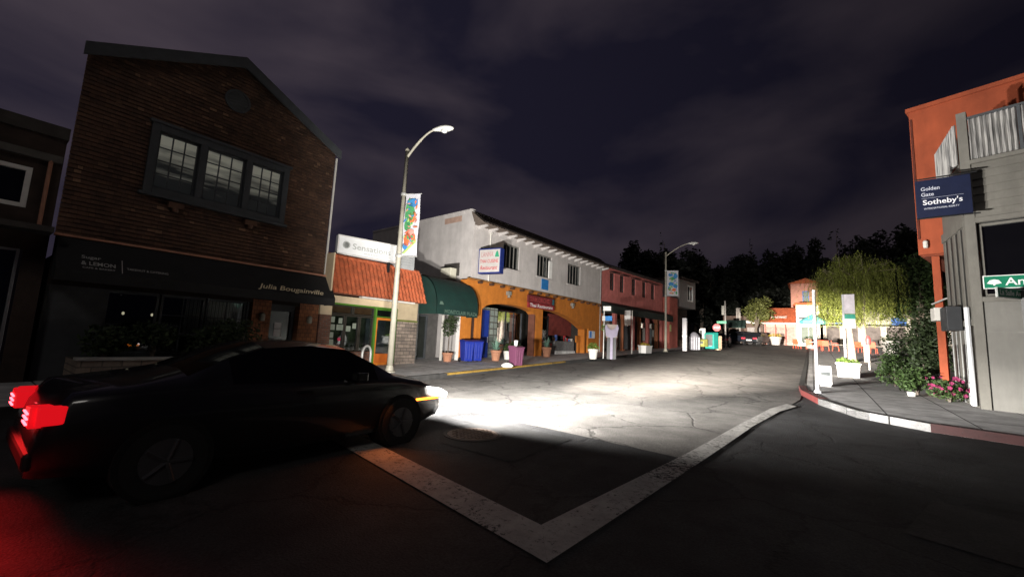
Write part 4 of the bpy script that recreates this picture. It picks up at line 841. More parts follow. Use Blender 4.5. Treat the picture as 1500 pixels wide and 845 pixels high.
# sign posts
def post(name, label, cat, x, Y, h, r=.03, m=steel, group=None):
    t = thing(name, label, cat, (x, Y, pz(Y)), 0, group)
    MB().tube([(0, 0, 0), (0, 0, h)], r, 8).build('post', m, t); return t
t = post('parking_sign', 'slim sign post with a white plate and a blue plate beside the orange building', 'sign', -9.66, 22.26, 3.0)
MB().box(-.05, .42, -.03, -.02, 2.72, 2.98).build('white_plate', white, t); MB().box(.08, .5, -.03, -.02, 2.15, 2.42).build('blue_plate', mat('plate_blue', (.04, .22, .55), .5), t); MB().box(-.1, .08, -.032, -.02, 2.15, 2.42).build('white_plate', offwhite, t)
leaves(MB(), 90, [(0, 0, 1.75, .16, .16, .2)], .06, 77).build('flower_basket', lf_bright, t)
t = thing('pavement_kiosk', 'lavender grey map board on a single post by the kerb', 'map board', (-9.12, 22.11, pz(22.1)), R(20))
lav = mat('lavender_paint', (.26, .23, .31), .6, .15)
MB().box(-.07, .07, -.05, .05, 0, 1.25).build('post', lav, t); 
ky = MB(); ky.prism([(-.38, 1.75), (-.3, 1.3), (-.12, 1.2), (.12, 1.2), (.3, 1.3), (.38, 1.75), (.32, 1.95), (.18, 1.72), (0, 1.62), (-.18, 1.72), (-.32, 1.95)], -.06, .06, 'y'); ky.build('panel', lav, t, bevel=.01)
MB().box(-.3, .3, .07, .1, 1.2, 1.95).build('back_board', mat('board_tan', (.30, .25, .22), .8), t); MB().box(-.25, .25, .05, .2, 0, 1.2).build('back_case', black, t)
t = post('banner_post', 'slim pale post with a narrow white vertical sign', 'sign', -10.25, 28.5, 3.05, .04, offwhite)
MB().box(-.55, -.12, -.04, .04, 2.0, 3.05).build('sign_panel', white, t, bevel=.01); MB().box(-.62, -.12, .0, .05, .3, 1.95).build('dark_board', mat('chalk_board', (.02, .02, .022), .7), t)
def box_planter(label, x, Y, w, d, h, m, fm, seed, rz=0, taper=.9):
    t = thing('box_planter', label, 'planter', (x, Y, pz(Y)), rz, 'box planters on the pavement')
    b = MB(); k = taper
    b.add([(-w / 2 * k, -d / 2 * k, 0), (w / 2 * k, -d / 2 * k, 0), (w / 2 * k, d / 2 * k, 0), (-w / 2 * k, d / 2 * k, 0), (-w / 2, -d / 2, h), (w / 2, -d / 2, h), (w / 2, d / 2, h), (-w / 2, d / 2, h)], [(0, 3, 2, 1), (4, 5, 6, 7), (0, 1, 5, 4), (1, 2, 6, 5), (2, 3, 7, 6), (3, 0, 4, 7)]); b.box(-w / 2 - .03, w / 2 + .03, -d / 2 - .03, d / 2 + .03, h - .06, h + .01)
    b.build('tub', m, t, bevel=.015)
    leaves(MB(), 420, [(-w * .22, 0, h + .07, w * .28, d * .45, .13), (w * .2, 0, h + .06, w * .28, d * .45, .11)], .045, seed).build('plants', fm, t)
    return t
box_planter('white planter box of yellow flowers by the red building', -9.9, 30.3, 1.1, .6, .55, white, leafmat('gold_flower', (.40, .28, .04), .5), 41, R(85))
t = thing('column_sign', 'tall white column beside the red pier', 'bollard', (-8.62, 36.6, pz(36.6))); MB().box(-.17, .17, -.17, .17, 0, 2.75).build('column', mat('column_grey', (.40, .40, .42), .7, .15), t, bevel=.02); MB().box(-.2, .2, -.2, .2, 1.2, 1.26).build('collar', steel, t)
t = thing('litter_bin', 'round grey steel litter bin beside the white column', 'bin', (-8.35, 38.7, pz(38.7)))
MB().lathe([(.40, 0), (.42, .05), (.42, 1.1), (.44, 1.12), (.44, 1.2)], n=16).build('drum', mat('bin_grey', (.14, .14, .16), .6, .15), t); MB().lathe([(.44, 1.2), (.3, 1.4), (.12, 1.55), (.0, 1.56)], n=16).build('lid', mat('bin_grey', (.25, .25, .28)), t)
bars = MB()
for k in range(14): a = 6.283 * k / 14; bars.box(.44 * math.cos(a) - .02, .44 * math.cos(a) + .02, .44 * math.sin(a) - .02, .44 * math.sin(a) + .02, .05, 1.1)
bars.build('slats', mat('slat_light', (.4, .4, .44), .6), t)
def newsbox(label, x, Y, m, w=.55, d=.45, h=1.15, rz=0, group='newspaper boxes', leg=.3):
    t = thing('newspaper_box', label, 'newspaper box', (x, Y, pz(Y)), rz, group)
    MB().prism([(-d / 2, leg), (d / 2, leg), (d / 2, h), (-d * .1, h), (-d / 2, h - .15)], -w / 2, w / 2, 'x').build('case', m, t, bevel=.015)
    MB().box(-w * .36, w * .36, -d / 2 - .012, -d / 2, leg + .28, h - .2).build('window', mat('box_window', (.08, .09, .09), .3), t); MB().box(-w * .3, w * .3, -d / 2 - .03, -d / 2 - .012, leg + .2, leg + .24).build('handle', steel, t)
    MB().box(-.08, .08, -.08, .08, .03, leg).box(-w * .4, w * .4, -d * .4, d * .4, 0, .035).build('pedestal', black if leg > .1 else m, t)
    return t
newsbox('small yellow newspaper box left of the teal one', -7.75, 39.2, mat('yellow_box', (.24, .24, .06), .6), .6, .5, .95, R(-25)); newsbox('teal newspaper box on the far left pavement', -7.2, 39.9, mat('teal_box', (.012, .20, .165), .5), .95, .6, 1.55, R(-25), leg=.12); newsbox('cream newspaper box right of the teal one', -6.75, 40.4, mat('cream_box', (.42, .33, .23), .6), .42, .5, 1.25, R(-25), leg=.1)
newsbox('white newspaper box standing behind its teal neighbour', -8.05, 40.6, white, .35, .4, 1.9, R(-25), leg=.9)
# stop sign + lamp column at the far junction
t = post('stop_sign', 'red octagonal stop sign at the far end of the left pavement', 'sign', -7.6, 45, 2.3, .04)
MB().prism([(.38 * math.cos(R(22.5 + 45 * k)), 1.95 + .38 * math.sin(R(22.5 + 45 * k))) for k in range(8)], -.06, -.045, 'y').build('plate', mat('stop_red', (.55, .10, .11), .6), t); text('lettering', 'STOP', txt_w, t, -.27, -.064, 1.85, .54, .2)
t = post('traffic_pole', 'dark pole with a green street name plate at the far junction', 'street sign', -6.83, 45, 4.6, .07, mat('weathered_pole', (.2, .19, .18), .7)); MB().box(-.75, .1, -.09, -.07, 2.35, 2.6).build('name_plate', mat('plate_green', (.03, .22, .12), .5), t); MB().box(-.28, -.05, -.25, .0, 3.2, 4.1).build('signal_head', mat('signal_grey', (.22, .22, .2), .7), t)

# ================================================================== STREET FURNITURE, RIGHT
polew = mat('pole_white', (.60, .60, .62), .5, .1)
t = post('sign_pole', 'slim white pole at the red corner kerb', 'pole', .09, 15.0, 2.98, .042, polew); MB().lathe([(.09, 0), (.09, .04), (.05, .08)], n=10).build('base', polew, t); MB().box(-.02, .02, -.16, .16, 2.25, 2.9).build('sign_plate', steel, t)
newsbox('white newspaper box beside the slim corner pole', .32, 17.24, white, .34, .4, .66, 0, leg=.06)
box_planter('white planter box with low green plants under a sign post', 1.16, 21.87, .74, .55, .56, white, lf_bright, 42)
t = post('bus_stop_sign', 'bus stop pole with a white sign over a green and white sign', 'sign', 1.12, 22.3, 3.42, .04, polew)
MB().box(.03, .38, -.02, .02, 2.6, 3.42).build('white_plate', mat('sign_lilac', (.62, .58, .62), .6), t); MB().box(.03, .38, -.022, .02, 2.0, 2.58).build('lower_plate', white, t); MB().box(.03, .38, -.026, -.022, 2.38, 2.58).build('green_band', mat('plate_teal', (.04, .36, .26), .5), t)
for i, (x, Y, lab) in enumerate(((2.3, 27.5, 'parking meter with a red cap behind the bus stop sign'),)):
    t = post('parking_meter', lab, 'parking meter', x, Y, 1.25, .035); MB().lathe([(.08, 1.25), (.11, 1.35), (.11, 1.55), (.06, 1.68), (.0, 1.7)], n=12).build('head', mat('meter_red', (.45, .05, .05), .5), t)
# street name sign, near the right edge
t = thing('street_name_sign', 'green street name blades on a pole at the right edge', 'street sign', (3.10, 11.45, pz(11.45)))
MB().tube([(0.04, 0, 0), (0.04, 0, 2.55)], .035, 8).build('pole', mat('pole_dark', (.14, .14, .14), .6), t)
sg = mat('street_sign_green', (.006, .16, .085), .45, .1); zb = 2.95 - pz(11.45)
b = MB().box(-.43, .85, -.012, .012, zb, zb + .25).build('blade', sg, t, rz=R(-10)); MB().frame(-.43, .85, zb, zb + .25, .014, -.0145, .0145).build('border', txt_w, b)
text('lettering', 'Antioch Ct', txt_w, b, -.16, -.016, zb + .055, .95, .145)
em = MB()
em.add([(-.385, -.016, zb + .10), (-.345, -.016, zb + .16), (-.29, -.016, zb + .175), (-.235, -.016, zb + .16), (-.2, -.016, zb + .10), (-.26, -.016, zb + .085), (-.325, -.016, zb + .085)], [(0, 1, 2, 3, 4, 5, 6)]); em.rquad(-.305, -.28, zb + .06, zb + .09, -.016); em.build('emblem', txt_w, b)
b2 = MB().box(-.62, .08, -.012, .012, zb - .21, zb - .03).build('blade', sg, t, rz=R(50)); MB().frame(-.62, .08, zb - .21, zb - .03, .012, -.0145, .0145).build('border', txt_w, b2); text('lettering', 'La Salle Av', txt_w, b2, -.56, -.016, zb - .165, .56, .10)

# bush and flower bed by the right wall
def bigbush(label, x, Y, r, h, n, m, seed): return bush('shrub', label, x, Y, pz(Y), h, r, n, .055, m, seed, 'shrubs by the right hand wall')
bigbush('large dark rounded shrub against the orange posts', 2.92, 18.4, .68, 2.6, 4600, lf_dark, 61); bigbush('lower dark shrub behind the large one', 2.95, 20.3, .9, 2.3, 3200, lf_dark, 62)
bush('shrub', 'light green sprawling plant at the foot of the large shrub', 2.25, 19.3, pz(19), 1.0, .5, 1500, .05, lf_mid, 63, 'shrubs by the right hand wall')
bush('shrub', 'low green plant between the large shrub and the flowers', 2.45, 16.95, pz(17), .75, .45, 1300, .05, lf_mid, 64, 'shrubs by the right hand wall')
fbt = bush('flowering_plant', 'pink flowering plant at the corner of the grey building', 2.88, 15.75, pz(15.8), .55, .42, 1500, .045, lf_mid, 65, None, 'flowers')
rr = random.Random(8); fl = MB(); ps = .045
for j in range(5):
    a = 6.283 * j / 5; fl.add([(0, 0, 0), (math.cos(a - .5) * ps, -.02, math.sin(a - .5) * ps), (math.cos(a) * ps * 1.1, -.03, math.sin(a) * ps * 1.1), (math.cos(a + .5) * ps, -.02, math.sin(a + .5) * ps)], [(0, 1, 2, 3)])
fl.v = [(x, y, z_) for x, y, z_ in fl.v]; fl.lathe([(.012, -.01), (.012, .01)], n=6)
bl0 = fl.build('bloom', mat('pink_petal', (.22, .022, .08), .7, .3, bump=0), fbt, loc=(0, -.3, .5))
for k in range(34):
    c = bl0.copy(); col.objects.link(c); c.location = (rr.uniform(-.42, .42), rr.uniform(-.46, .1), rr.uniform(.2, .62)); c.scale = [rr.uniform(.7, 1.2)] * 3; c.rotation_euler = (rr.gauss(0, .4), rr.uniform(0, 6.28), rr.gauss(0, .5))
tag(MB().lathe([(.08, 0), (.10, .11), (.09, .12)], n=10).build('flower_pot', offwhite, None, loc=(2.25, 16.4, pz(16.4))), 'small white pot on the pavement beside the pink flowers', 'pot')

# ================================================================== WILLOW + PLAZA
W = thing('willow_tree', 'weeping willow with pale hanging strands on the plaza', 'tree', (2.1, 35, pz(35)))
tk = MB(); tk.tube([(0, 0, 0), (-.05, 0, 1.6), (-.15, .1, 3.2), (-.5, .2, 4.8)], [.24, .17, .14, .07], 10); tk.tube([(.75, .1, 0), (.7, .1, 1.2), (.6, .2, 3.0), (.9, .2, 4.8)], [.17, .13, .11, .06], 9); tk.build('trunk', mat('willow_bark', (.22, .18, .15), .95, .4, scale=7, bump=.5), W)
br = MB(); rr = random.Random(12); strands = MB(); 
tips = []
for k in range(64):
    a = rr.uniform(0, 6.283); rad = rr.uniform(.3, 2.75) ; b0 = Vector((rr.choice((-.4, .8)), .15, rr.uniform(3.4, 4.8)))
    e = Vector((.45 + math.cos(a) * rad, .1 + math.sin(a) * rad * .9, 6.9 - (rad / 2.75) ** 2 * 1.5 + rr.uniform(-.5, .3))); m_ = (b0 + e) / 2 + Vector((0, 0, .5))
    br.tube([b0, m_, e], [.04, .025, .01], 5); tips += [(e, rad), ((m_ + e) / 2, rad * .8), (m_, rad * .6)]
br.build('branches', MATS['willow_bark'], W)
for e, rad in tips:
    if rr.random() < .26: continue
    for s in range(rr.randint(12, 19)):
        p0 = e + Vector((rr.gauss(0, .22), rr.gauss(0, .22), rr.uniform(-.1, .25))); ln = rr.uniform(1.0, 3.0) * (.6 + .5 * rad / 2.75)
        if rr.random() < .55: ln = p0.z - 2.1 - abs(rr.gauss(0, .9))
        if ln < .4: ln = .6
        if p0.z - ln < 2.0: ln = max(.4, p0.z - 2.0 - rr.random() * .6)
        n = int(ln / .10); dx, dy = rr.gauss(0, .05), rr.gauss(0, .05)
        for i in range(n):
            t_ = i / max(1, n); c = p0 + Vector((dx * math.sin(t_ * 3) * 3 + (p0.x - .45) * .05 * math.sin(t_ * 1.57), dy * 3 * t_, -ln * t_ + .1 * math.sin(t_ * 3.1)))
            d_ = Vector((rr.gauss(0, .5), rr.gauss(0, .5), -1)).normalized(); q = d_.cross(Vector((rr.gauss(0, 1), rr.gauss(0, 1), .1))).normalized(); l = rr.uniform(.08, .15); ww = .017
            strands.add([c, c + d_ * l * .5 + q * ww, c + d_ * l, c + d_ * l * .5 - q * ww], [(0, 1, 2, 3)])
strands.build('foliage', lf_will, W)
# trees next to it
def tree(name, label, x, Y, zb, h, r, n, size, m, seed, group=None, trunk_h=.35, squash=1.0):
    t = thing(name, label, 'tree', (x, Y, zb), 0, group); rr = random.Random(seed)
    tr = MB(); tr.tube([(0, 0, -.3), (rr.uniform(-.1, .1) * r, 0, h * .3), (rr.uniform(-.15, .15) * r, rr.uniform(-.1, .1) * r, h * .75)], [r * .09, r * .065, r * .02], 8)
    bl_ = []
    for k in range(9):
        a = rr.uniform(0, 6.283); q = rr.uniform(.15, .75) * r; zz = h * (trunk_h + (1 - trunk_h) * rr.uniform(.15, .85)); f = 1.15 - .6 * (zz / h)
        bl_.append((math.cos(a) * q * f, math.sin(a) * q * f, zz, r * rr.uniform(.32, .55), r * rr.uniform(.32, .55), h * rr.uniform(.11, .19))); tr.tube([(0, 0, h * .35), (math.cos(a) * q * f * .6, math.sin(a) * q * f * .6, zz * .9)], [r * .04, r * .015], 5)
    bl_.append((0, 0, h * .88, r * .4, r * .4, h * .12))
    tr.build('trunk', bark, t); leaves(MB(), n, bl_, size, seed).build('crown', m, t)
    return t
def conifer(label, x, Y, zb, h, r, n, size, m, seed, group):
    t = thing('conifer_tree', label, 'tree', (x, Y, zb), 0, group); rr = random.Random(seed)
    MB().tube([(0, 0, -.3), (0, 0, h * .95)], [r * .1, .03], 7).build('trunk', bark, t); c = MB()
    bl_ = [(rr.gauss(0, .15) * r, rr.gauss(0, .15) * r, h * (.18 + .8 * k / 11), r * (1.02 - k / 11.5) * rr.uniform(.7, 1), r * (1.02 - k / 11.5) * rr.uniform(.7, 1), h * .07) for k in range(12)]
    leaves(c, n, bl_, size, seed, .3).build('crown', m, t); return t
tree('broadleaf_tree', 'small olive green street tree beside the far red shop', -5.3, 57, gz(57), 5.6, 2.3, 2600, .13, lf_olive, 71)
tree('broadleaf_tree', 'dark tree right of the willow above the shrubs', 6.4, 40, gz(40), 7.5, 2.4, 3200, .13, lf_mid, 72)
# hill trees: one by one along the ridge
hill = []
rr = random.Random(77)
ridge = [(-24, 66, 15.0), (-20.5, 64, 14.6), (-17.5, 62, 14.9), (-14.5, 63, 14.2), (-12.2, 60, 11.8), (-19, 70, 15.5), (-16, 75, 15.2), (-27, 72, 14), (-12.5, 78, 13), (-9.5, 84, 14.6), (-8.8, 88, 17.2), (-5, 84, 15.6), (-2, 88, 17.6), (1, 86, 17.2), (4, 88, 18.2), (6.5, 84, 17.2), (9.5, 88, 18.4), (12, 84, 17.4), (14.5, 86, 16.5), (17, 82, 16.8), (20, 86, 17.5), (24, 84, 18), (28, 80, 18), (33, 78, 18), (-6, 74, 9.5), (-2.5, 76, 9), (1, 75, 9.5), (4.5, 74, 10), (8, 73, 11), (11.5, 72, 11.5), (15, 70, 12), (18, 66, 12), (-10.5, 72, 9.5), (-9.5, 66, 7.5), (13, 60, 9), (16, 56, 9)]
words = ['tall', 'broad', 'ragged', 'rounded', 'slender', 'dense', 'leaning', 'bushy']
def px(X, Y):
    a = .6336; return 'left' if X / Y < -.2 else ('middle' if X / Y < .03 else 'right')
for i, (x, Y, h) in enumerate(ridge):
    lab = 'dark hillside tree in the %s of the ridge beyond the street' % px(x, Y)
    g_ = 'dark hillside trees, %s of the ridge' % px(x, Y)
    if i in (10, 2, 14): conifer('pointed dark conifer on the %s of the ridge' % px(x, Y), x, Y, gz(Y) - .2, h * 1.03, 2.3, 2600, .3, lf_hill, 100 + i, 'dark conifers on the ridge')
    else: tree('broadleaf_tree', lab, x, Y, gz(Y) - .2, h * rr.uniform(.93, 1.06), rr.uniform(2.5, 3.7), 3400, .33, lf_hill, 100 + i, g_, .15)

# far shops at the end of the street
F1 = thing('white_corner_shop', 'bright white shop front beside the willow at the end of the street', 'building', (-1.4, 58, gz(58)))
MB().wall(0, 2.2, 0, 4.7, [(.35, 1.9, .3, 2.3)], 0, .2).quad((0, 0, 0), (0, 0, 4.7), (0, 6, 4.7), (0, 6, 0)).quad((2.2, 0, 0), (2.2, 0, 4.7), (2.2, 6, 4.7), (2.2, 6, 0)).quad((0, 0, 4.7), (2.2, 0, 4.7), (2.2, 6, 4.7), (0, 6, 4.7)).build('wall', mat('bright_white', (.78, .73, .64), .8, .08), F1)
MB().box(.25, 1.95, -.5, 0, 3.1, 3.25).build('canopy', dgrey, F1); window(F1, .35, 1.9, .3, 2.3, .1, 2, 1, white, glass_d, .1, .06, offwhite); MB().prism([(-.3, 4.7), (2.5, 4.7), (2.3, 5.0), (-.1, 5.0)], -.2, 6, 'y').build('roof', clay, F1)
F2 = thing('red_roof_shop', 'low shop with a red tiled roof left of the white shop', 'building', (-4.6, 58.4, gz(58.4)))
MB().wall(0, 3.15, 0, 2.6, [(.2, 1.0, .2, 2.1), (1.2, 2.0, .0, 2.1), (2.15, 3.0, .3, 2.1)], 0, .2).build('wall', mat('pale_salmon', (.50, .30, .24), .8, .2), F2)
MB().box(-.1, 3.15, .3, 5, 0, 2.6).build('interior', mat('shop_interior_tan', (.28, .22, .19), .9, .4, scale=3), F2)
tt = MB(); tiles(tt, -1.2, 3.15, 4.5, 1.6, 2.6, -.5, 26, 6); tt.build('tile_roof', clay, F2); MB().box(-1.2, 3.15, -.55, -.4, 2.45, 2.6).build('fascia', offwhite, F2); MB().prism([(1.6, 4.48), (-.4, 2.6), (5, 2.6), (4, 4.48)], -1.2, 3.15, 'x').build('roof_deck', clay, F2)
for x in (.0, 1.05, 2.05): MB().box(x, x + .14, -.06, .14, 0, 2.5).build('post', mat('post_red', (.36, .10, .08), .8), F2)
text('lettering', 'VILLAGE MARKET', offwhite, F2, .7, -.21, 3.15, 1.6, .3, 60)
F3 = thing('pink_house', 'pink two storey house rising behind the red roofed shop', 'building', (-2.0, 63, gz(63)))
MB().wall(0, 2.8, 0, 7.6, [(1.2, 1.9, 5.0, 6.6)], 0, .2).quad((0, 0, 0), (0, 0, 7.6), (0, 6, 7.6), (0, 6, 0)).build('wall', mat('pink_stucco', (.50, .24, .18), .85, .2), F3); MB().prism([(-.3, 7.55), (3.1, 7.55), (1.6, 8.2)], -.3, 6, 'y').build('roof', clay, F3); window(F3, 1.2, 1.9, 5, 6.6, .08, 1, 2, mat('blue_frame', (.12, .2, .45), .6), glass_d, .12, .06, white)
F4 = thing('dark_canopy_shop', 'dim shop with a dark green canopy at the far left of the plaza', 'building', (-9.2, 59, gz(59)))
MB().box(0, 4.4, 0, 4, 0, 3.4).build('wall', mat('dim_brown', (.11, .075, .06), .9, .4), F4); MB().prism([(0, 2.9), (-1.3, 2.0), (-1.3, 1.8), (0, 2.6)], .3, 2.6, 'x').build('canopy', mat('canopy_green', (.012, .03, .025), .8, .2), F4); MB().box(1.5, 2.0, -.1, 0, 0, 4.4).build('pier', mat('pier_pale', (.40, .37, .34), .85), F4); MB().box(2.7, 4.1, -.03, 0, .9, 2.0).build('shop_window', mat('window_pale', (.2, .18, .17), .6, .4, scale=3), F4); MB().box(2.6, 4.4, -.06, 0, 2.5, 2.8).build('sign_board', offwhite, F4)
F5 = thing('shopfront_terrace', 'long low pale shop front behind the willow strands', 'building', (1.1, 60, gz(60)))
MB().wall(0, 12, 0, 3.9, [(.3, 1.5, 0.2, 2.3), (1.9, 3.1, .2, 2.3), (3.6, 5.0, .2, 2.3), (5.5, 7, .2, 2.3), (7.6, 9.4, .2, 2.3)], 0, .2).build('wall', mat('pale_terrace', (.46, .42, .36), .85, .15), F5); MB().box(0, 12, .5, 6, 0, 3.9).build('interior', mat('terrace_dark', (.14, .12, .11), .9, .5, scale=2), F5); MB().box(-.1, 12.1, -.5, 6, 3.9, 4.15).build('roof', mat('flat_roof', (.12, .11, .1), .9), F5)
for a, b in ((1.0, 1.9), (5.9, 7.1)): MB().box(a, b, -.12, 0, 2.5, 3.35).build('blue_sign', mat('sign_blue', (.02, .10, .36), .5, .2), F5); MB().box(7.4, 8.5, -.12, 0, 2.5, 3.3).build('orange_sign', mat('sign_orange', (.50, .26, .09), .6, .2), F5); MB().box(0, 12, -.9, 0, 2.38, 2.48).build('canopy_rail', offwhite, F5)
aw2 = thing('cafe_umbrella', 'turquoise and white cafe umbrella by the white shop', 'umbrella', (.15, 50.5, pz(50.5))); MB().tube([(0, 0, 0), (0, 0, 3.3)], .03, 6).build('pole', offwhite, aw2)
um = MB(); n = 8
um.add([(0, 0, 3.5)] + [(1.15 * math.cos(6.283 * k / n), 1.15 * math.sin(6.283 * k / n), 2.75) for k in range(n)] + [(1.15 * math.cos(6.283 * k / n), 1.15 * math.sin(6.283 * k / n), 2.5) for k in range(n)], [(0, 1 + k, 1 + (k + 1) % n) for k in range(n)] + [(1 + k, 9 + k, 9 + (k + 1) % n, 1 + (k + 1) % n) for k in range(n)]); um.build('canopy', mat('turquoise', (.12, .50, .50), .7, .15), aw2)
# plaza chairs and tables
ch = thing('plaza_chair', 'red plaza chair', 'chair', (3.4, 47.6, pz(47.6)), R(20), 'red chairs on the plaza')
rdc = mat('chair_red', (.62, .09, .04), .55, .1)
MB().box(-.24, .24, -.22, .24, .43, .47).build('seat', rdc, ch, bevel=.01); MB().prism([(.20, .47), (.24, .47), (.34, .95), (.30, .95)], -.24, .24, 'x').build('backrest', rdc, ch, bevel=.01)
for sx in (-1, 1):
    for sy in (-1, 1): MB().tube([(sx * .21, sy * .2, .43), (sx * .24, sy * .24, 0)], .02, 6).build('leg', rdc, ch)
    MB().box(sx * .26 - .03, sx * .26 + .03, -.2, .28, .64, .68).build('armrest', rdc, ch)
spots = [(4.25, 47.3, 160, 'red chair at the right of the pair behind the planter and trunks'), (1.0, 47.8, 0, 'red chair just left of the tree trunks'), (.55, 48.4, 200, 'red chair behind the one left of the tree trunks'), (-1.2, 49.5, 30, 'leftmost red chair in front of the white shop'), (-.2, 49.2, 170, 'red chair left of the slim white pole'), (1.75, 48.6, 90, 'red chair right behind the tree trunks')]
ch['label'] = 'red chair left of the pair right of the trunks'
for x, Y, a, lab in spots: dup(ch, (x, Y, pz(Y)), R(a), lab)
tb = thing('plaza_table', 'round grey plaza table near the right hand red chairs', 'table', (3.85, 48.2, pz(48.2)), 0, 'round tables on the plaza'); MB().lathe([(.42, .70), (.45, .72), (.45, .74)], n=16).build('tabletop', mat('table_grey', (.5, .5, .48), .5), tb); MB().lathe([(.25, 0), (.05, .05), (.04, .7)], n=10).build('pedestal', steel, tb)
dup(tb, (.2, 49.0, pz(49)), 0, 'round grey plaza table among the chairs by the white shop')
for x, Y, lab, hh, w_ in ((-.1, 51, 'round pale stone planter in front of the white shop', .9, .5), (5.3, 47.0, 'large grey stone planter right of the red chairs', 1.1, .6), (-3.3, 55, 'round planter with orange flowers before the red roofed shop', .9, .55)):
    pot('stone_planter', lab, x, Y, w_, hh, concrete, 'yellow' if x < -3 else 'leafy', int(Y), 'stone planters on the plaza')
# far parked cars
def parked(label, x, Y, rz, m):
    t = thing('parked_car', label, 'car', (x, Y, gz(Y)), rz, 'cars parked at the end of the street')
    b = MB(); pr_ = [(-2.1, .35), (-2.15, .75), (-2.0, .95), (-1.5, 1.0), (-1.0, 1.42), (.5, 1.45), (1.15, 1.0), (1.95, .88), (2.15, .7), (2.15, .35)]
    b.prism(pr_, -.85, .85, 'y'); b.build('body', m, t, bevel=.08)
    MB().prism([(-1.38, 1.03), (-.96, 1.38), (.46, 1.40), (1.02, 1.03)], -.862, .862, 'y').build('window', mat('car_glass', (.01, .01, .012), .1), t)
    for a in (-1.35, 1.35):
        for s in (-1, 1): MB().tube([(a, s * .7, .32), (a, s * .88, .32)], .32, 16).build('wheel', black, t)
    for s in (-.6, .6): MB().box(-2.18, -2.14, s - .2, s + .2, .68, .84).build('tail_light', mat('tail_lens', (.5, .03, .05), .3), t)
    MB().box(-2.17, -2.13, -.26, .26, .5, .62).build('number_plate', white, t)
    return t
parked('dark parked car nose in beside the far red shop', -5.1, 54.8, R(75), mat('car_black', (.012, .013, .016), .3)); parked('dark blue parked car under the far canopy', -6.9, 56.2, R(165), mat('car_blue', (.014, .018, .03), .3)); parked('black parked car at the far end of the left kerb', -7.9, 49.3, R(95), mat('car_black', (0, 0, 0)))

# ================================================================== MANHOLE
mh = thing('manhole_cover', 'round iron manhole cover in the asphalt', 'manhole cover', (-4.39, 5.11, gz(5.11)))
iron = mat('cast_iron', (.10, .075, .06), .6, .4, scale=10); MB().lathe([(.40, -.005), (.40, .010), (.36, .012), (.36, .006), (.01, .006)], n=32).build('cover', iron, mh)
rb = MB()
for i in range(-4, 5):
    for j in range(-4, 5):
        if math.hypot(i * .08, j * .08) < .33: rb.box(i * .08 - .027, i * .08 + .027, j * .08 - .027, j * .08 + .027, .007, .018)
rb.build('tread_pattern', iron, mh); MB().lathe([(.46, -.004), (.46, .008), (.41, .008), (.41, -.004)], n=32).build('ring', mat('ring_patch', (.045, .04, .038), .9), mh)

# ================================================================== THE CAR
CARY = .5
car = thing('moving_car', 'dark saloon car driving away with red tail lights and lit headlights', 'car', (-5.62, CARY, gz(2.6)), R(90))
ST = [(0, .52, .62, .66, .60), (.05, .74, .80, .76, .62), (.18, .93, .97, .82, .66), (.55, .96, 1.02, .865, .68), (.95, .965, 1.10, .875, .66), (1.30, .965, 1.26, .88, .60), (1.65, .955, 1.37, .88, .585), (2.15, .94, 1.405, .88, .60), (2.65, .93, 1.36, .88, .60), (3.05, .92, 1.18, .875, .64), (3.42, .90, .97, .87, .68), (3.85, .84, .90, .855, .66), (4.15, .74, .79, .81, .62), (4.32, .58, .63, .73, .55), (4.36, .45, .48, .66, .5)]
SN = 12
def car_ring(x, zb_, zt, wb, wt):
    lo_ = .22 if .3 < x < 4.1 else .30
    half = [(wb * .9, lo_), (wb * .99, lo_ + .12), (wb, (lo_ + zb_) / 2 + .05), (wb * .985, zb_ - .06), (wb * .95, zb_), (wt + (wb * .95 - wt) * .12, zt - .05 if zt - zb_ > .12 else zb_ + (zt - zb_) * .6), (wt * .55, zt)]
    return [(x, -y, z_) for y, z_ in half] + [(x, y, z_) for y, z_ in half[::-1]]
rings = [car_ring(*s) for s in ST]; m_ = len(rings[0])
body = MB(); wn = {}
bodyf = []; winf = {'rear_window': [], 'windscreen': [], 'side_window': []}
vs = [p for r in rings for p in r]
for i in range(len(rings) - 1):
    for k in range(m_):
        k2 = (k + 1) % m_
        f = (i * m_ + k, i * m_ + k2, (i + 1) * m_ + k2, (i + 1) * m_ + k)
        if k in (4, 8) and 5 <= i <= 8 : winf['side_window'].append((f, k))
        elif k in (5, 6, 7) and i in (4, 5): winf['rear_window'].append((f, 0))
        elif k in (5, 6, 7) and i in (8, 9): winf['windscreen'].append((f, 0))
        else: bodyf.append(f)
bodyf += [tuple(range(m_))[::-1], tuple((len(rings) - 1) * m_ + k for k in range(m_))]
def carmat():
    m, nt, b = new_mat('car_paint'); b.inputs['Base Color'].default_value = (.006, .006, .007, 1); b.inputs['Roughness'].default_value = .38; b.inputs['Coat Weight'].default_value = .8; b.inputs['Coat Roughness'].default_value = .08; b.inputs['Specular IOR Level'].default_value = .3
    return m
cpaint = carmat()
body.add(vs, bodyf); body.build('body', cpaint, car, smooth=True)
cgl = new_mat('car_window_glass')[0]; cb_ = cgl.node_tree.nodes['Principled BSDF']; cb_.inputs['Base Color'].default_value = (.003, .003, .004, 1); cb_.inputs['Roughness'].default_value = .06; cb_.inputs['Specular IOR Level'].default_value = .35
for nm in ('rear_window', 'windscreen'):
    q = MB(); q.add(vs, [f for f, _ in winf[nm]]); q.build(nm, cgl, car, smooth=True)
for kk in (4, 8):
    q = MB(); q.add(vs, [f for f, k in winf['side_window'] if k == kk]); q.build('side_window', cgl, car, smooth=True)
rub = mat('tyre_rubber', (.01, .01, .01), .9, .2); rim = mat('alloy_rim', (.10, .10, .105), .4, .1, metal=.6)
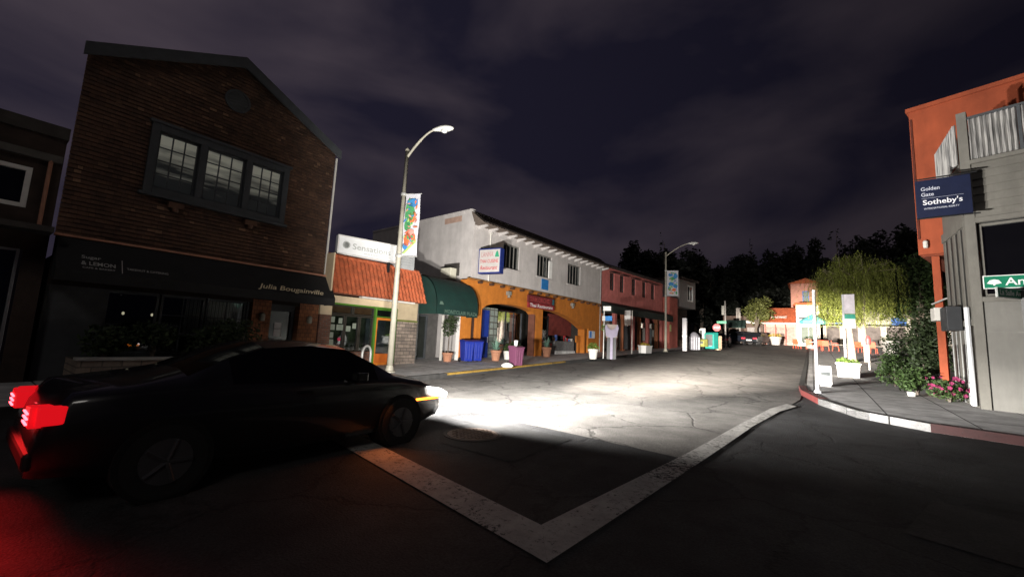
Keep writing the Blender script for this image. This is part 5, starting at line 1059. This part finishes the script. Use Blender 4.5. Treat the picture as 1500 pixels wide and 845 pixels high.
for x in (.82, 3.45):
    for s in (-1, 1):
        wo = MB().tube([(x, s * .66, .32), (x, s * .885, .32)], .32, 24).build('wheel', rub, car)
        rmb = MB().tube([(x, s * .86, .32), (x, s * .892, .32)], .20, 20)
        for k in range(5): a = 6.283 * k / 5; rmb.tube([(x, s * .895, .32), (x + .19 * math.cos(a), s * .895, .32 + .19 * math.sin(a))], .02, 5)
        rmb.build('rim', rim, wo)
        MB().tube([(x, s * .60, .33), (x, s * .878, .33)], .37, 24).build('wheel_arch', mat('arch_black', (.004, .004, .004), .95, .1), car)
tail = emis('tail_glow', (.8, .006, .012), .8); tail2 = emis('tail_glow_core', (1.0, .06, .08), 9.0)
for s in (-1, 1):
    q = MB(); q.prism([(s * .40, .70), (s * .70, .69), (s * .73, .75), (s * .71, .86), (s * .45, .84)], -.035, .10, 'x'); tlo = q.build('tail_light', tail, car, bevel=.012)
    q = MB(); q.prism([(s * .70, .70), (s * .80, .72), (s * .80, .86), (s * .70, .86)], .0, .16, 'x'); q.build('tail_light_side', tail, tlo, bevel=.012)
    for zz in (.725, .765, .805):
        q = MB(); q.box(-.048, -.036, min(s * .46, s * .69), max(s * .46, s * .69), zz - .006, zz + .006); q.build('lamp_element', tail2, tlo)
MB().box(.05, .07, -.26, .26, .52, .63).build('number_plate', mat('plate_white', (.3, .3, .3), .6), car)
MB().box(-.03, .06, -.68, .68, .36, .50).build('rear_bumper', mat('bumper_black', (.006, .006, .006), .6), car, bevel=.03)
hl = emis('head_glow', (1.0, .97, .90), 8.0); amber = emis('amber_glow', (1.0, .25, .02), 6.0)
for s in (-1, 1):
    q = MB(); q.prism([(3.98, .66), (4.34, .58), (4.36, .66), (4.2, .735), (3.95, .775)], min(s * .60, s * .868), max(s * .60, s * .868), 'y'); ho = q.build('headlight', hl, car, bevel=.01)
    q = MB(); q.box(3.72, 4.14, min(s * .855, s * .882), max(s * .855, s * .882), .585, .615); q.build('side_marker', amber, car)
    MB().box(2.62, 2.78, min(s * .86, s * 1.0), max(s * .86, s * 1.0), .93, 1.04).build('wing_mirror', cpaint, car, bevel=.02)
    q = MB(); q.box(1.95, 2.12, min(s * .873, s * .885), max(s * .873, s * .885), .82, .85); q.build('door_handle', cpaint, car)

# ================================================================== LIGHT
def spot(name, loc, target, power, cone, blend, c, r=.06, parent=None):
    l = bpy.data.lights.new(name, 'SPOT'); l.energy = power; l.spot_size = R(cone); l.spot_blend = blend; l.color = c; l.shadow_soft_size = r
    o = bpy.data.objects.new(name, l); col.objects.link(o); o.location = loc
    o.rotation_euler = (Vector(target) - Vector(loc)).to_track_quat('-Z', 'Y').to_euler(); return o
HX = (-4.9, -6.34); HY = CARY + 4.42; HZ = .72 + gz(2.6)
for i, x in enumerate(HX):
    o = spot('headlamp_low_beam', (x, HY, HZ), (x + 3.4, HY + 13, .05), 16000, 84, 1.0, (1, .965, .91)); o.scale = (1, .22, 1)
    o = spot('headlamp_main_beam', (x, HY, HZ), (x + 5.9, 46, 2.25), 230000, 32, 1.0, (1, .90, .79)); o.scale = (1, .52, 1)
    spot('headlamp_spill', (x, HY, HZ), (x + .7, HY + 10, 4.6), 8000, 158, 1.0, (1, .96, .91), .12)
for x in (-5.05, -6.2): spot('tail_lamp_spill', (x, CARY - .28, .78), (x + 2.2, CARY - 3.0, -.7), 190, 158, 1.0, (1, .02, .02), .12)
spot('side_marker_spill', (-4.70, CARY + 3.3, .60), (-3.9, CARY + 2.6, 0), 14, 130, 1.0, (1, .22, .03), .05)

sun_el, sun_dir = 48, R(-140)
sl_ = bpy.data.lights.new('fill_sun', 'SUN'); sl_.energy = .20; sl_.angle = R(12); sl_.color = (1, .93, .86)  # added sun lamp, a general fill from behind the camera
so = bpy.data.objects.new('fill_sun', sl_); col.objects.link(so)
so.rotation_euler = Vector((-.55, .62, -.62)).to_track_quat('-Z', 'Y').to_euler()

w = bpy.data.worlds.new('World'); sc.world = w; w.use_nodes = True; N = w.node_tree.nodes; L = w.node_tree.links
bg = N['Background']; tc = N.new('ShaderNodeTexCoord')
mp = N.new('ShaderNodeMapping'); mp.inputs['Scale'].default_value = (1.0, 1.0, 2.4); mp.inputs['Rotation'].default_value = (0, 0, .5)
n1 = N.new('ShaderNodeTexNoise'); n1.inputs['Scale'].default_value = 1.9; n1.inputs['Detail'].default_value = 5; n1.inputs['Roughness'].default_value = .48; n1.inputs['Distortion'].default_value = .3
L.new(tc.outputs['Generated'], mp.inputs[0]); L.new(mp.outputs[0], n1.inputs['Vector'])
rmp = N.new('ShaderNodeValToRGB'); rmp.color_ramp.elements[0].position = .42; rmp.color_ramp.elements[1].position = .66
rmp.color_ramp.elements[0].color = (.0110, .0098, .0200, 1); rmp.color_ramp.elements[1].color = (.046, .036, .047, 1)
L.new(n1.outputs['Fac'], rmp.inputs['Fac'])
sp = N.new('ShaderNodeSeparateXYZ'); L.new(tc.outputs['Generated'], sp.inputs[0])
mr = N.new('ShaderNodeMapRange'); mr.inputs[1].default_value = -.3; mr.inputs[2].default_value = .9; mr.inputs[3].default_value = .50; mr.inputs[4].default_value = 1.5
nx = N.new('ShaderNodeMath'); nx.operation = 'MULTIPLY'; nx.inputs[1].default_value = -1; L.new(sp.outputs[0], nx.inputs[0]); L.new(nx.outputs[0], mr.inputs[0])
mx = N.new('ShaderNodeMix'); mx.data_type = 'RGBA'; mx.blend_type = 'MULTIPLY'; mx.inputs[0].default_value = 1; L.new(rmp.outputs['Color'], mx.inputs[6]); L.new(mr.outputs[0], mx.inputs[7]); L.new(mx.outputs[2], bg.inputs['Color'])
bg.inputs['Strength'].default_value = .78

# ================================================================== CAMERA
cd = bpy.data.cameras.new('camera'); cam = bpy.data.objects.new('camera', cd); col.objects.link(cam); sc.camera = cam
cd.sensor_fit = 'HORIZONTAL'; cd.sensor_width = 36; cd.lens = 36 * 600 / 1500; cd.clip_end = 2000; cd.clip_start = .05
YAW, PITCH, ROLL = .63360, .11992, .04796
m3 = Matrix.Rotation(YAW, 3, 'Z') @ Matrix.Rotation(R(90) + PITCH, 3, 'X') @ Matrix.Rotation(ROLL, 3, 'Z')
cam.matrix_world = Matrix.Translation((0, 0, 1.6)) @ m3.to_4x4()
sc.view_settings.view_transform = 'Standard'; sc.view_settings.look = 'None'; sc.view_settings.exposure = 0; sc.view_settings.gamma = 1
sc.render.engine = 'CYCLES'; sc.cycles.use_denoising = True; sc.cycles.max_bounces = 5; sc.cycles.sample_clamp_indirect = 4
